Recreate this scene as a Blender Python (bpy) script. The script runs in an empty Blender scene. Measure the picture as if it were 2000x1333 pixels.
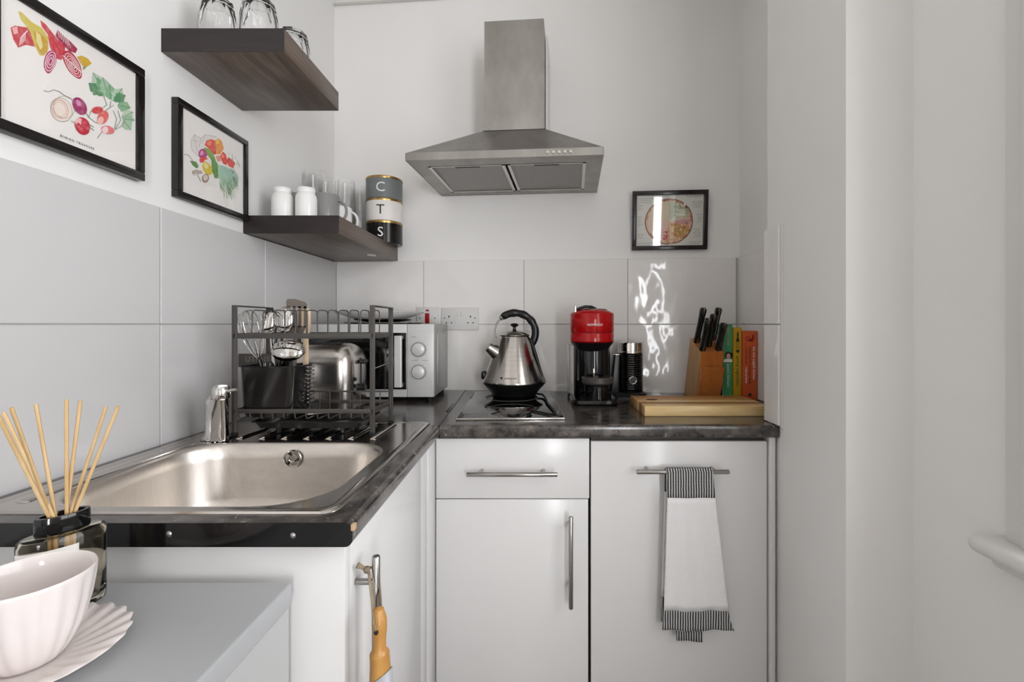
import bpy, bmesh, math, random
from mathutils import Vector, Matrix

random.seed(7)
scene = bpy.context.scene
C = scene.collection
PI = math.pi

# ------------------------------------------------------------------ camera
ZC = 1.157                       # lens height; worktop top is at 0.900
FPX, CX, CY = 905.0, 1045.0, 634.0
cam_data = bpy.data.cameras.new('camera')
cam_data.sensor_width = 36.0
cam_data.lens = FPX / 2000.0 * 36.0
cam_data.shift_x = -(CX - 1000.0) / 2000.0
cam_data.shift_y = -(666.5 - CY) / 2000.0
cam_data.clip_start = 0.02
cam = bpy.data.objects.new('camera', cam_data)
cam.location = (0, 0, ZC)
cam.rotation_euler = (PI / 2, 0, 0)
C.objects.link(cam)
scene.camera = cam

# ------------------------------------------------------------------ world and light
world = bpy.data.worlds.new('overcast_sky')
scene.world = world
world.use_nodes = True
bg = world.node_tree.nodes['Background']
bg.inputs['Color'].default_value = (0.93, 0.97, 1.0, 1)
bg.inputs['Strength'].default_value = 1.0

def area(name, loc, rot, sx, sy, power, col=(0.945, 0.96, 1.0)):
    d = bpy.data.lights.new(name, 'AREA')
    d.shape = 'RECTANGLE'
    d.size, d.size_y = sx, sy
    d.energy = power
    d.color = col
    o = bpy.data.objects.new(name, d)
    o.location = loc
    o.rotation_euler = rot
    C.objects.link(o)
    return o

# daylight entering by the side window and by the glazed door behind the camera
area('daylight_window_1', (1.02, 0.14, 1.53), (0, PI / 2, 0), 1.36, 1.10, 24)
area('daylight_glazed_door', (1.04, -2.84, 1.22), (PI / 2, 0, 0), 0.56, 1.75, 71)

scene.view_settings.view_transform = 'Standard'
scene.view_settings.look = 'None'
scene.view_settings.gamma = 1.0
scene.view_settings.use_curve_mapping = False
scene.view_settings.exposure = 0.12
scene.cycles.use_denoising = True
scene.cycles.max_bounces = 12
scene.cycles.transmission_bounces = 10
scene.cycles.transparent_max_bounces = 12
scene.cycles.diffuse_bounces = 4
scene.cycles.glossy_bounces = 3
scene.cycles.use_adaptive_sampling = True
scene.cycles.adaptive_threshold = 0.075
scene.cycles.adaptive_min_samples = 16

# ------------------------------------------------------------------ helpers
def lin(h):
    if isinstance(h, str):
        h = h.lstrip('#')
        c = [int(h[i:i + 2], 16) / 255.0 for i in (0, 2, 4)]
        return tuple((x / 12.92 if x <= 0.04045 else ((x + 0.055) / 1.055) ** 2.4) for x in c)
    return tuple(h)

def px2(px, py, Y):              # photograph measurement -> room position at depth Y
    return Vector(((px - CX) * Y / FPX, Y, ZC - (py - CY) * Y / FPX))

def link(n, a, b): n.links.new(a, b)

def mat(name, col, rough=0.5, metal=0.0, spec=0.5, trans=0.0, ior=1.45, coat=0.0,
        noise=None, bump=None, stretch=None, emit=None):
    """noise=(scale, amount): value variation; bump=(scale, strength, distance); stretch=(x,y,z) scaling."""
    m = bpy.data.materials.new(name)
    m.use_nodes = True
    nt = m.node_tree
    p = nt.nodes['Principled BSDF']
    c = lin(col)
    p.inputs['Base Color'].default_value = (*c, 1)
    p.inputs['Roughness'].default_value = rough
    p.inputs['Metallic'].default_value = metal
    p.inputs['Specular IOR Level'].default_value = spec
    p.inputs['Transmission Weight'].default_value = trans
    p.inputs['IOR'].default_value = ior
    p.inputs['Coat Weight'].default_value = coat
    p.inputs['Coat Roughness'].default_value = 0.05
    if emit:
        p.inputs['Emission Color'].default_value = (*lin(emit[0]), 1)
        p.inputs['Emission Strength'].default_value = emit[1]
    if noise or bump:
        tc = nt.nodes.new('ShaderNodeTexCoord')
        mp = nt.nodes.new('ShaderNodeMapping')
        link(nt, tc.outputs['Object'], mp.inputs['Vector'])
        if stretch: mp.inputs['Scale'].default_value = stretch
    if noise:
        t = nt.nodes.new('ShaderNodeTexNoise')
        t.inputs['Scale'].default_value = noise[0]
        t.inputs['Detail'].default_value = 5
        link(nt, mp.outputs['Vector'], t.inputs['Vector'])
        r = nt.nodes.new('ShaderNodeValToRGB')
        a = noise[1]
        r.color_ramp.elements[0].position = 0.3
        r.color_ramp.elements[1].position = 0.7
        r.color_ramp.elements[0].color = (*[x * (1 - a) for x in c], 1)
        r.color_ramp.elements[1].color = (*[min(1, x * (1 + a)) for x in c], 1)
        link(nt, t.outputs['Fac'], r.inputs['Fac'])
        link(nt, r.outputs['Color'], p.inputs['Base Color'])
    if bump:
        t = nt.nodes.new('ShaderNodeTexNoise')
        t.inputs['Scale'].default_value = bump[0]
        t.inputs['Detail'].default_value = 2 if len(bump) < 4 else bump[3]
        link(nt, mp.outputs['Vector'], t.inputs['Vector'])
        b = nt.nodes.new('ShaderNodeBump')
        b.inputs['Strength'].default_value = bump[1]
        b.inputs['Distance'].default_value = bump[2]
        link(nt, t.outputs['Fac'], b.inputs['Height'])
        link(nt, b.outputs['Normal'], p.inputs['Normal'])
    return m

def ramp_mat(name, stops, rough, scale, stretch, metal=0.0, tex='noise', detail=6, bump=0.0, dist=0.002, coat=0.0, spec=0.5):
    m = bpy.data.materials.new(name)
    m.use_nodes = True
    nt = m.node_tree
    p = nt.nodes['Principled BSDF']
    p.inputs['Roughness'].default_value = rough
    p.inputs['Metallic'].default_value = metal
    p.inputs['Coat Weight'].default_value = coat
    p.inputs['Specular IOR Level'].default_value = spec
    tc = nt.nodes.new('ShaderNodeTexCoord')
    mp = nt.nodes.new('ShaderNodeMapping')
    mp.inputs['Scale'].default_value = stretch
    link(nt, tc.outputs['Object'], mp.inputs['Vector'])
    t = nt.nodes.new('ShaderNodeTexNoise')
    t.inputs['Scale'].default_value = scale
    t.inputs['Detail'].default_value = detail
    t.inputs['Roughness'].default_value = 0.6
    link(nt, mp.outputs['Vector'], t.inputs['Vector'])
    r = nt.nodes.new('ShaderNodeValToRGB')
    el = r.color_ramp.elements
    while len(el) > 2: el.remove(el[-1])
    for i, (pos, col) in enumerate(stops):
        e = el[i] if i < 2 else el.new(pos)
        e.position = pos
        e.color = (*lin(col), 1)
    link(nt, t.outputs['Fac'], r.inputs['Fac'])
    link(nt, r.outputs['Color'], p.inputs['Base Color'])
    if bump:
        b = nt.nodes.new('ShaderNodeBump')
        b.inputs['Strength'].default_value = bump
        b.inputs['Distance'].default_value = dist
        link(nt, t.outputs['Fac'], b.inputs['Height'])
        link(nt, b.outputs['Normal'], p.inputs['Normal'])
    return m

def pane_mat(name):
    m = bpy.data.materials.new(name)
    m.use_nodes = True
    nt = m.node_tree
    nt.nodes.remove(nt.nodes['Principled BSDF'])
    out = nt.nodes['Material Output']
    tr = nt.nodes.new('ShaderNodeBsdfTransparent')
    gl = nt.nodes.new('ShaderNodeBsdfGlossy')
    gl.inputs['Roughness'].default_value = 0.03
    lw = nt.nodes.new('ShaderNodeLayerWeight')          # Schlick reflectance, same from both sides of the sheet
    pw = nt.nodes.new('ShaderNodeMath'); pw.operation = 'POWER'; pw.inputs[1].default_value = 5.0
    ma = nt.nodes.new('ShaderNodeMath'); ma.operation = 'MULTIPLY_ADD'; ma.inputs[1].default_value = 0.96; ma.inputs[2].default_value = 0.04
    link(nt, lw.outputs['Facing'], pw.inputs[0]); link(nt, pw.outputs[0], ma.inputs[0])
    mx = nt.nodes.new('ShaderNodeMixShader')
    link(nt, ma.outputs[0], mx.inputs['Fac'])
    link(nt, tr.outputs['BSDF'], mx.inputs[1])
    link(nt, gl.outputs['BSDF'], mx.inputs[2])
    link(nt, mx.outputs['Shader'], out.inputs['Surface'])
    return m

class B:
    """collects shapes; done() links them as one mesh object"""
    def __init__(s): s.v, s.f, s.c = [], [], []
    def add(s, vs, fs, col=None):
        o = len(s.v)
        s.v += [Vector(p) for p in vs]
        s.f += [tuple(i + o for i in f) for f in fs]
        s.c += [col] * len(fs)
        return o
    def mark(s): return len(s.v)
    def xf(s, start, M):
        for i in range(start, len(s.v)): s.v[i] = M @ s.v[i]
        return s
    def box(s, x0, x1, y0, y1, z0, z1, bev=0.0, seg=2):
        if x0 > x1: x0, x1 = x1, x0
        if y0 > y1: y0, y1 = y1, y0
        if z0 > z1: z0, z1 = z1, z0
        if bev <= 0:
            s.add([(x0,y0,z0),(x1,y0,z0),(x1,y1,z0),(x0,y1,z0),(x0,y0,z1),(x1,y0,z1),(x1,y1,z1),(x0,y1,z1)],
                  [(3,2,1,0),(4,5,6,7),(0,1,5,4),(1,2,6,5),(2,3,7,6),(3,0,4,7)])
            return s
        bev = min(bev, 0.49 * min(x1 - x0, y1 - y0, z1 - z0))
        bm = bmesh.new()
        bmesh.ops.create_cube(bm, size=1.0)
        for v in bm.verts:
            v.co = Vector(((x0 + x1) / 2 + v.co.x * (x1 - x0), (y0 + y1) / 2 + v.co.y * (y1 - y0), (z0 + z1) / 2 + v.co.z * (z1 - z0)))
        bmesh.ops.bevel(bm, geom=bm.edges[:], offset=bev, segments=seg, profile=0.5, affect='EDGES')
        bm.verts.index_update()
        s.add([v.co.copy() for v in bm.verts], [[v.index for v in f.verts] for f in bm.faces])
        bm.free()
        return s
    def prism(s, poly, h0, h1, axis='z', bev=0.0):
        """poly: 2-D points (CCW seen from +axis). axis z: (x,y); axis x: (y,z); axis y: (x,z)"""
        def P(a, b, h):
            return (a, b, h) if axis == 'z' else ((h, a, b) if axis == 'x' else (a, h, b))
        n = len(poly)
        vs = [P(a, b, h0) for a, b in poly] + [P(a, b, h1) for a, b in poly]
        fs = [tuple(range(n - 1, -1, -1)), tuple(range(n, 2 * n))]
        fs += [(i, (i + 1) % n, n + (i + 1) % n, n + i) for i in range(n)]
        if bev <= 0:
            s.add(vs, fs); return s
        bm = bmesh.new()
        bv = [bm.verts.new(p) for p in vs]
        for f in fs: bm.faces.new([bv[i] for i in f])
        bmesh.ops.recalc_face_normals(bm, faces=bm.faces[:])
        bmesh.ops.bevel(bm, geom=bm.edges[:], offset=bev, segments=2, profile=0.5, affect='EDGES')
        bm.verts.index_update()
        s.add([v.co.copy() for v in bm.verts], [[v.index for v in f.verts] for f in bm.faces])
        bm.free()
        return s
    def loft(s, rings, cap0=True, cap1=True, closed=True):
        n = len(rings[0]); vs = []; fs = []
        for r in rings: vs += list(r)
        for k in range(len(rings) - 1):
            for i in range(n if closed else n - 1):
                j = (i + 1) % n
                fs.append((k*n + i, k*n + j, (k+1)*n + j, (k+1)*n + i))
        if cap0: fs.append(tuple(range(n - 1, -1, -1)))
        if cap1: fs.append(tuple((len(rings)-1)*n + i for i in range(n)))
        s.add(vs, fs)
        return s
    def lathe(s, prof, c=(0,0,0), seg=32, sx=1.0, sy=1.0, a0=0.0):
        vs, fs, idx = [], [], []
        for r, z in prof:
            if r < 1e-6:
                idx.append([len(vs)]); vs.append((c[0], c[1], c[2] + z))
            else:
                idx.append(list(range(len(vs), len(vs) + seg)))
                for i in range(seg):
                    a = a0 + 2 * PI * i / seg
                    vs.append((c[0] + r * sx * math.cos(a), c[1] + r * sy * math.sin(a), c[2] + z))
        for k in range(len(prof) - 1):
            A, Bq = idx[k], idx[k + 1]
            for i in range(seg):
                j = (i + 1) % seg
                if len(A) == 1 and len(Bq) == 1: continue
                if len(A) == 1: fs.append((A[0], Bq[j], Bq[i]))
                elif len(Bq) == 1: fs.append((A[i], A[j], Bq[0]))
                else: fs.append((A[i], A[j], Bq[j], Bq[i]))
        s.add(vs, fs)
        return s
    def cyl(s, a, b, r, seg=16, r2=None):
        return s.tube([a, b], [r, r if r2 is None else r2], seg)
    def tube(s, pts, r, seg=8, closed=False, caps=True, sq=1.0):
        pts = [Vector(p) for p in pts]
        n = len(pts)
        rr = r if isinstance(r, (list, tuple)) else [r] * n
        tang = []
        for i in range(n):
            if closed: t = pts[(i+1) % n] - pts[i-1]
            else: t = pts[min(i+1, n-1)] - pts[max(i-1, 0)]
            tang.append(t.normalized())
        t0 = tang[0]
        up = Vector((0, 0, 1)) if abs(t0.z) < 0.9 else Vector((0, 1, 0))
        nrm = (up - t0 * up.dot(t0)).normalized()
        rings = []
        for i in range(n):
            t = tang[i]
            nrm = (nrm - t * nrm.dot(t))
            nrm = nrm.normalized() if nrm.length > 1e-9 else t.orthogonal().normalized()
            bn = t.cross(nrm)
            rings.append([pts[i] + (nrm * math.cos(2*PI*k/seg) + bn * sq * math.sin(2*PI*k/seg)) * rr[i] for k in range(seg)])
        if closed: rings.append(rings[0])
        return s.loft(rings, caps and not closed, caps and not closed)
    def done(s, name, m, parent=None, local=False, loc=(0,0,0), ang=35, smooth=True, label=None, solid=None, kind=None, fix=True):
        off = Vector((0, 0, 0))
        if not local:
            off = wloc(parent) if parent else Vector(loc)
        me = bpy.data.meshes.new(name)
        me.from_pydata([v - off for v in s.v], [], s.f)
        if fix:
            bm = bmesh.new(); bm.from_mesh(me)
            bmesh.ops.recalc_face_normals(bm, faces=bm.faces[:])
            bm.to_mesh(me); bm.free()
        if any(c is not None for c in s.c):
            ca = me.color_attributes.new('Col', 'FLOAT_COLOR', 'CORNER')
            for p in me.polygons:
                c = s.c[p.index] or (1, 1, 1)
                for li in p.loop_indices: ca.data[li].color = (*c, 1)
        for mm in (m if isinstance(m, (list, tuple)) else [m]): me.materials.append(mm)
        if smooth:
            for p in me.polygons: p.use_smooth = True
            me.set_sharp_from_angle(angle=math.radians(ang))
        o = bpy.data.objects.new(name, me)
        C.objects.link(o)
        if parent: o.parent = parent
        elif not local: o.location = loc
        if label: o['label'] = label
        if kind: o['kind'] = kind
        if solid:
            md = o.modifiers.new('thickness', 'SOLIDIFY'); md.thickness = solid; md.offset = 0
        return o

def wloc(o):
    p = Vector((0, 0, 0))
    while o:
        p = p + Vector(o.location); o = o.parent
    return p

def thing(name, label, cat, loc=(0,0,0), rz=0.0, group=None):
    o = bpy.data.objects.new(name, None)
    o.empty_display_size = 0.02
    o.location = loc
    o.rotation_euler = (0, 0, rz)
    C.objects.link(o)
    tag(o, label, cat, group)
    return o

def tag(o, label, cat, group=None):
    o['label'] = label; o['category'] = cat
    if group: o['group'] = group
    return o

def struct(o):
    o['kind'] = 'structure'
    return o

def copy_tree(root, loc, label, rz=None):
    def cp(o, par):
        c = o.copy(); C.objects.link(c); c.parent = par
        for ch in o.children: cp(ch, c)
        return c
    r = cp(root, None)
    r.location = loc
    if rz is not None: r.rotation_euler = (0, 0, rz)
    r['label'] = label
    return r

def rrect(x0, x1, y0, y1, r, z, n=6):
    pts = []
    for cx, cy, a in ((x1 - r, y1 - r, 0), (x0 + r, y1 - r, PI/2), (x0 + r, y0 + r, PI), (x1 - r, y0 + r, 1.5*PI)):
        for k in range(n + 1):
            t = a + PI/2 * k / n
            pts.append(Vector((cx + r * math.cos(t), cy + r * math.sin(t), z)))
    return pts

def arc(c, r, a0, a1, n, plane='xz'):
    out = []
    for k in range(n + 1):
        a = a0 + (a1 - a0) * k / n
        u, w = r * math.cos(a), r * math.sin(a)
        if plane == 'xz': out.append(Vector((c[0] + u, c[1], c[2] + w)))
        elif plane == 'yz': out.append(Vector((c[0], c[1] + u, c[2] + w)))
        else: out.append(Vector((c[0] + u, c[1] + w, c[2])))
    return out

def text_geo(s, size, extrude=0.0, align='CENTER', spacing=1.0):
    cu = bpy.data.curves.new('t', 'FONT')
    cu.body = s; cu.size = size; cu.extrude = extrude
    cu.align_x = align; cu.align_y = 'CENTER'; cu.space_character = spacing
    cu.resolution_u = 3
    o = bpy.data.objects.new('t', cu)
    C.objects.link(o)
    dg = bpy.context.evaluated_depsgraph_get()
    dg.update()
    me = bpy.data.meshes.new_from_object(o.evaluated_get(dg))
    vs = [v.co.copy() for v in me.vertices]
    fs = [tuple(p.vertices) for p in me.polygons]
    bpy.data.objects.remove(o); bpy.data.curves.remove(cu); bpy.data.meshes.remove(me)
    return vs, fs

def lettering(s, size, f, name, m, parent, extrude=0.0, spacing=1.0, local=False, align='CENTER'):
    vs, fs = text_geo(s, size, extrude, align, spacing)
    b = B(); b.add([f(v) for v in vs], fs)
    return b.done(name, m, parent, local=local, smooth=False, fix=False)

# ------------------------------------------------------------------ materials
M = {}
M['plaster'] = mat('white_plaster', '#eceae7', 0.62, noise=(2.5, 0.012), bump=(55, 0.10, 0.002))
M['ceiling'] = mat('ceiling_paint', '#efedea', 0.7)
M['floor'] = ramp_mat('floor_boards', [(0.3, '#8f8880'), (0.7, '#a8a199')], 0.4, 3, (2, 12, 2))
M['tile'] = mat('glazed_tile', '#e8e5e1', 0.07, spec=0.55, bump=(8, 0.42, 0.012))  # colour lifted above the left wall's same tile to make up for weaker light
M['tile_l'] = mat('satin_tile_dimmed_for_light', '#cecccb', 0.22, spec=0.45, bump=(6, 0.10, 0.010))  # same tile on the left wall, colour darkened to offset the stronger light
M['grout'] = mat('grout', '#cbc8c4', 0.8)
M['gloss_white'] = mat('white_gloss_paint', '#dedcd8', 0.28, spec=0.5)
M['cab'] = mat('white_laminate', '#d8d6d4', 0.20, spec=0.42)
M['cab_in'] = mat('cabinet_shadow_gap', '#55524e', 0.7)
M['topm'] = None
M['edge'] = mat('black_gloss_edge', '#0e0d0d', 0.10, spec=0.6, bump=(30, 0.05, 0.002))
M['black'] = mat('black_plastic', '#141313', 0.28)
M['black_matt'] = mat('black_coated_steel', '#4b4743', 0.40, metal=0.25)
M['black_gloss'] = mat('black_gloss_plastic', '#0a0a0a', 0.07, spec=0.6)
M['rubber'] = mat('black_rubber', '#111111', 0.6)
M['steel'] = ramp_mat('brushed_steel', [(0.25, '#8f8b86'), (0.75, '#a5a19c')], 0.30, 6, (1, 1, 40), metal=1.0, bump=0.03, dist=0.001)
M['hoodsteel'] = ramp_mat('smudged_hood_steel', [(0.3, '#938f8a'), (0.7, '#aba7a2')], 0.40, 7, (1.6, 1.6, 0.8), metal=1.0)
M['sinksteel'] = ramp_mat('sink_steel', [(0.3, '#d3ccc4'), (0.7, '#dfd8d0')], 0.36, 30, (1, 20, 1), metal=1.0, bump=0.02, dist=0.0006)
M['sinkdeck'] = ramp_mat('sink_deck_steel', [(0.3, '#bdb7b1'), (0.7, '#cac4be')], 0.16, 30, (1, 20, 1), metal=1.0)
M['chrome'] = mat('chrome', '#d8d5d1', 0.06, metal=1.0)
M['satin'] = mat('satin_chrome', '#aaa6a1', 0.22, metal=1.0)
M['mesh'] = ramp_mat('filter_mesh', [(0.4, '#8f8c88'), (0.6, '#a29f9b')], 0.45, 400, (1, 1, 1), metal=0.8, bump=0.3, dist=0.001)
M['wenge'] = ramp_mat('dark_wood_veneer', [(0.25, '#42362f'), (0.55, '#65574d'), (0.8, '#7c6d61')], 0.36, 9, (5, 0.6, 26), bump=0.05, dist=0.001)
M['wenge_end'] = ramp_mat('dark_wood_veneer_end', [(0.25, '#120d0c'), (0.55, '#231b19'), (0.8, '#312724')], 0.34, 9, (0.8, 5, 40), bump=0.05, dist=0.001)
M['frame'] = mat('black_frame_lacquer', '#171313', 0.18, spec=0.6)
M['paper'] = mat('print_paper', '#f0ebe6', 0.7)
M['paper2'] = mat('print_paper_grey', '#d9d7cf', 0.7)
M['pane'] = pane_mat('picture_glass')
M['glass'] = mat('clear_glass', '#ffffff', 0.0, trans=1.0, ior=1.46)
M['ceramic'] = mat('white_ceramic', '#efeeeb', 0.12, spec=0.5)
M['cream'] = mat('blush_white_porcelain', '#e0d7d3', 0.12, spec=0.5)
M['grey_mug'] = mat('grey_ceramic', '#8d8c8a', 0.2)
M['tin_grey'] = mat('grey_tin', '#76797a', 0.35)
M['tin_white'] = mat('white_tin', '#e9e4df', 0.3)
M['tin_black'] = mat('black_tin', '#15110f', 0.16)
M['gold'] = mat('gold_band', '#b4935a', 0.25, metal=0.9)
M['red'] = mat('red_gloss_shell', '#a80509', 0.14, spec=0.45)
M['red_sw'] = mat('red_rocker', '#a51518', 0.25)
M['white_pl'] = mat('white_plastic', '#d9d7d4', 0.25)
M['dark'] = mat('dark_hole', '#1c1a19', 0.6)
M['mw'] = mat('silver_plastic', '#c9c8c6', 0.32, metal=0.15)
M['mw_side'] = mat('painted_silver_steel', '#a9a7a4', 0.35, metal=0.5)
M['hob'] = mat('black_ceramic_glass', '#0a0a0a', 0.035, spec=0.9, coat=0.5)
M['beech'] = ramp_mat('beech_block', [(0.3, '#b5672d'), (0.7, '#c67a3c')], 0.35, 7, (8, 8, 1.2))
M['beech_side'] = ramp_mat('beech_block_side', [(0.3, '#ab7a3f'), (0.7, '#c0904f')], 0.4, 7, (8, 8, 1.2))
M['plank_a'] = ramp_mat('acacia_plank_pale', [(0.3, '#d8b478'), (0.7, '#e9cd97')], 0.4, 5, (1.5, 14, 14))
M['plank_b'] = ramp_mat('acacia_plank_tan', [(0.3, '#b3834b'), (0.7, '#c99c60')], 0.4, 5, (1.5, 14, 14))
M['plank_c'] = ramp_mat('acacia_plank_brown', [(0.3, '#94622f'), (0.7, '#b07d45')], 0.4, 5, (1.5, 14, 14))
M['bamboo'] = ramp_mat('bamboo', [(0.3, '#a9763a'), (0.7, '#c1924f')], 0.35, 9, (8, 8, 1.2))
M['spatula'] = ramp_mat('pale_beech', [(0.3, '#dcbf9d'), (0.7, '#e8d0b2')], 0.5, 9, (8, 8, 1.2))
M['reed'] = ramp_mat('rattan_reed', [(0.3, '#bd9a68'), (0.7, '#d8ba8c')], 0.55, 14, (6, 6, 0.8))
M['leather'] = ramp_mat('suede_cord', [(0.3, '#6f6150'), (0.7, '#9a8a73')], 0.8, 60, (1, 1, 1))
M['grey_pl'] = mat('grey_plastic', '#a9acb0', 0.35)
M['smoke'] = mat('smoked_glass', '#efe9da', 0.0, trans=1.0, ior=1.33)
M['label'] = mat('paper_label', '#e9e5df', 0.6)
M['greytop'] = mat('pale_grey_laminate', '#a9aaab', 0.30, spec=0.4)
M['toast'] = mat('polished_toaster_steel', '#d3cdc7', 0.24, metal=1.0)
M['lowbody'] = mat('pale_grey_panel', '#b3b3b2', 0.35, spec=0.4)
M['tub'] = mat('gloss_black_tub', '#1d1b1a', 0.13, spec=0.8)
M['emboss'] = mat('pale_embossed_lettering', '#7a746d', 0.4)  # coloured paler than the plate so the raised letters can be read
M['ink'] = mat('black_ink', '#2a2725', 0.6)
M['mark'] = mat('grey_marking', '#7b7977', 0.5)
M['white_ink'] = mat('white_ink', '#f1efec', 0.5)
M['pages'] = mat('book_pages', '#e3dccb', 0.8)
M['bk_green'] = mat('green_book_cover', '#4d9a66', 0.35)
M['bk_yellow'] = mat('mustard_book_cover', '#c39a1e', 0.35)
M['bk_orange'] = mat('orange_book_cover', '#cf5a2a', 0.4)
M['pink_ink'] = mat('pink_ink', '#dba6a0', 0.5)
M['turner'] = mat('grey_nylon', '#6f655c', 0.4)
M['knife_tang'] = mat('polished_tang', '#c9c6c2', 0.15, metal=1.0)

def worktop_mat():
    m = bpy.data.materials.new('speckled_dark_laminate')
    m.use_nodes = True
    nt = m.node_tree
    p = nt.nodes['Principled BSDF']
    p.inputs['Roughness'].default_value = 0.19
    p.inputs['Specular IOR Level'].default_value = 0.75
    tc = nt.nodes.new('ShaderNodeTexCoord')
    t = nt.nodes.new('ShaderNodeTexNoise')
    t.inputs['Scale'].default_value = 26; t.inputs['Detail'].default_value = 7; t.inputs['Roughness'].default_value = 0.7
    link(nt, tc.outputs['Object'], t.inputs['Vector'])
    r = nt.nodes.new('ShaderNodeValToRGB')
    r.color_ramp.elements[0].position = 0.40; r.color_ramp.elements[0].color = (*lin('#262220'), 1)
    r.color_ramp.elements[1].position = 0.66; r.color_ramp.elements[1].color = (*lin('#635b54'), 1)
    link(nt, t.outputs['Fac'], r.inputs['Fac'])
    v = nt.nodes.new('ShaderNodeTexNoise')
    v.inputs['Scale'].default_value = 95; v.inputs['Detail'].default_value = 3
    link(nt, tc.outputs['Object'], v.inputs['Vector'])
    r2 = nt.nodes.new('ShaderNodeValToRGB')
    r2.color_ramp.elements[0].position = 0.66; r2.color_ramp.elements[0].color = (0, 0, 0, 1)
    r2.color_ramp.elements[1].position = 0.72; r2.color_ramp.elements[1].color = (1, 1, 1, 1)
    link(nt, v.outputs['Fac'], r2.inputs['Fac'])
    mx = nt.nodes.new('ShaderNodeMix'); mx.data_type = 'RGBA'
    link(nt, r2.outputs['Color'], mx.inputs['Factor'])
    link(nt, r.outputs['Color'], mx.inputs['A'])
    mx.inputs['B'].default_value = (*lin('#8a8580'), 1)
    link(nt, mx.outputs['Result'], p.inputs['Base Color'])
    b = nt.nodes.new('ShaderNodeBump'); b.inputs['Strength'].default_value = 0.12; b.inputs['Distance'].default_value = 0.001
    link(nt, t.outputs['Fac'], b.inputs['Height']); link(nt, b.outputs['Normal'], p.inputs['Normal'])
    return m
M['topm'] = worktop_mat()

def print_mat():
    m = bpy.data.materials.new('printed_illustration')
    m.use_nodes = True
    nt = m.node_tree
    p = nt.nodes['Principled BSDF']
    p.inputs['Roughness'].default_value = 0.7
    a = nt.nodes.new('ShaderNodeVertexColor'); a.layer_name = 'Col'
    t = nt.nodes.new('ShaderNodeTexNoise'); t.inputs['Scale'].default_value = 160; t.inputs['Detail'].default_value = 3
    tc = nt.nodes.new('ShaderNodeTexCoord'); link(nt, tc.outputs['Object'], t.inputs['Vector'])
    mx = nt.nodes.new('ShaderNodeMix'); mx.data_type = 'RGBA'
    r = nt.nodes.new('ShaderNodeMapRange')
    r.inputs['From Min'].default_value = 0.45; r.inputs['From Max'].default_value = 0.8
    r.inputs['To Min'].default_value = 0.0; r.inputs['To Max'].default_value = 0.2
    link(nt, t.outputs['Fac'], r.inputs['Value']); link(nt, r.outputs['Result'], mx.inputs['Factor'])
    link(nt, a.outputs['Color'], mx.inputs['A'])
    mx.inputs['B'].default_value = (*lin('#f3ece6'), 1)
    link(nt, mx.outputs['Result'], p.inputs['Base Color'])
    return m
M['print'] = print_mat()

def weave_mat():
    m = bpy.data.materials.new('black_white_waffle_weave')
    m.use_nodes = True
    nt = m.node_tree
    p = nt.nodes['Principled BSDF']; p.inputs['Roughness'].default_value = 0.9
    tc = nt.nodes.new('ShaderNodeTexCoord')
    w = nt.nodes.new('ShaderNodeTexWave'); w.wave_type = 'BANDS'; w.bands_direction = 'X'
    w.inputs['Scale'].default_value = 50; w.inputs['Distortion'].default_value = 1.0; w.inputs['Detail'].default_value = 1.0
    w2 = nt.nodes.new('ShaderNodeTexWave'); w2.wave_type = 'BANDS'; w2.bands_direction = 'Z'
    w2.inputs['Scale'].default_value = 85; w2.inputs['Distortion'].default_value = 1.0
    link(nt, tc.outputs['Object'], w.inputs['Vector']); link(nt, tc.outputs['Object'], w2.inputs['Vector'])
    mu = nt.nodes.new('ShaderNodeMath'); mu.operation = 'MULTIPLY'
    ad = nt.nodes.new('ShaderNodeMath'); ad.operation = 'MULTIPLY_ADD'
    ad.inputs[1].default_value = 0.5; ad.inputs[2].default_value = 0.5
    link(nt, w2.outputs['Fac'], ad.inputs[0])
    link(nt, w.outputs['Fac'], mu.inputs[0]); link(nt, ad.outputs[0], mu.inputs[1])
    r = nt.nodes.new('ShaderNodeValToRGB')
    r.color_ramp.elements[0].position = 0.30; r.color_ramp.elements[0].color = (*lin('#2b2a2a'), 1)
    r.color_ramp.elements[1].position = 0.75; r.color_ramp.elements[1].color = (*lin('#dcdad8'), 1)
    link(nt, mu.outputs[0], r.inputs['Fac']); link(nt, r.outputs['Color'], p.inputs['Base Color'])
    b = nt.nodes.new('ShaderNodeBump'); b.inputs['Strength'].default_value = 0.6; b.inputs['Distance'].default_value = 0.001
    link(nt, mu.outputs[0], b.inputs['Height']); link(nt, b.outputs['Normal'], p.inputs['Normal'])
    return m
M['weave'] = weave_mat()

def waffle_mat():
    m = bpy.data.materials.new('white_waffle_cotton')
    m.use_nodes = True
    nt = m.node_tree
    p = nt.nodes['Principled BSDF']; p.inputs['Roughness'].default_value = 0.9
    p.inputs['Base Color'].default_value = (*lin('#e4e2e1'), 1)
    tc = nt.nodes.new('ShaderNodeTexCoord')
    w = nt.nodes.new('ShaderNodeTexWave'); w.bands_direction = 'X'; w.inputs['Scale'].default_value = 70
    w2 = nt.nodes.new('ShaderNodeTexWave'); w2.bands_direction = 'Z'; w2.inputs['Scale'].default_value = 70
    link(nt, tc.outputs['Object'], w.inputs['Vector']); link(nt, tc.outputs['Object'], w2.inputs['Vector'])
    ad = nt.nodes.new('ShaderNodeMath'); ad.operation = 'MAXIMUM'
    link(nt, w.outputs['Fac'], ad.inputs[0]); link(nt, w2.outputs['Fac'], ad.inputs[1])
    b = nt.nodes.new('ShaderNodeBump'); b.inputs['Strength'].default_value = 0.5; b.inputs['Distance'].default_value = 0.001
    link(nt, ad.outputs[0], b.inputs['Height']); link(nt, b.outputs['Normal'], p.inputs['Normal'])
    return m
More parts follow.
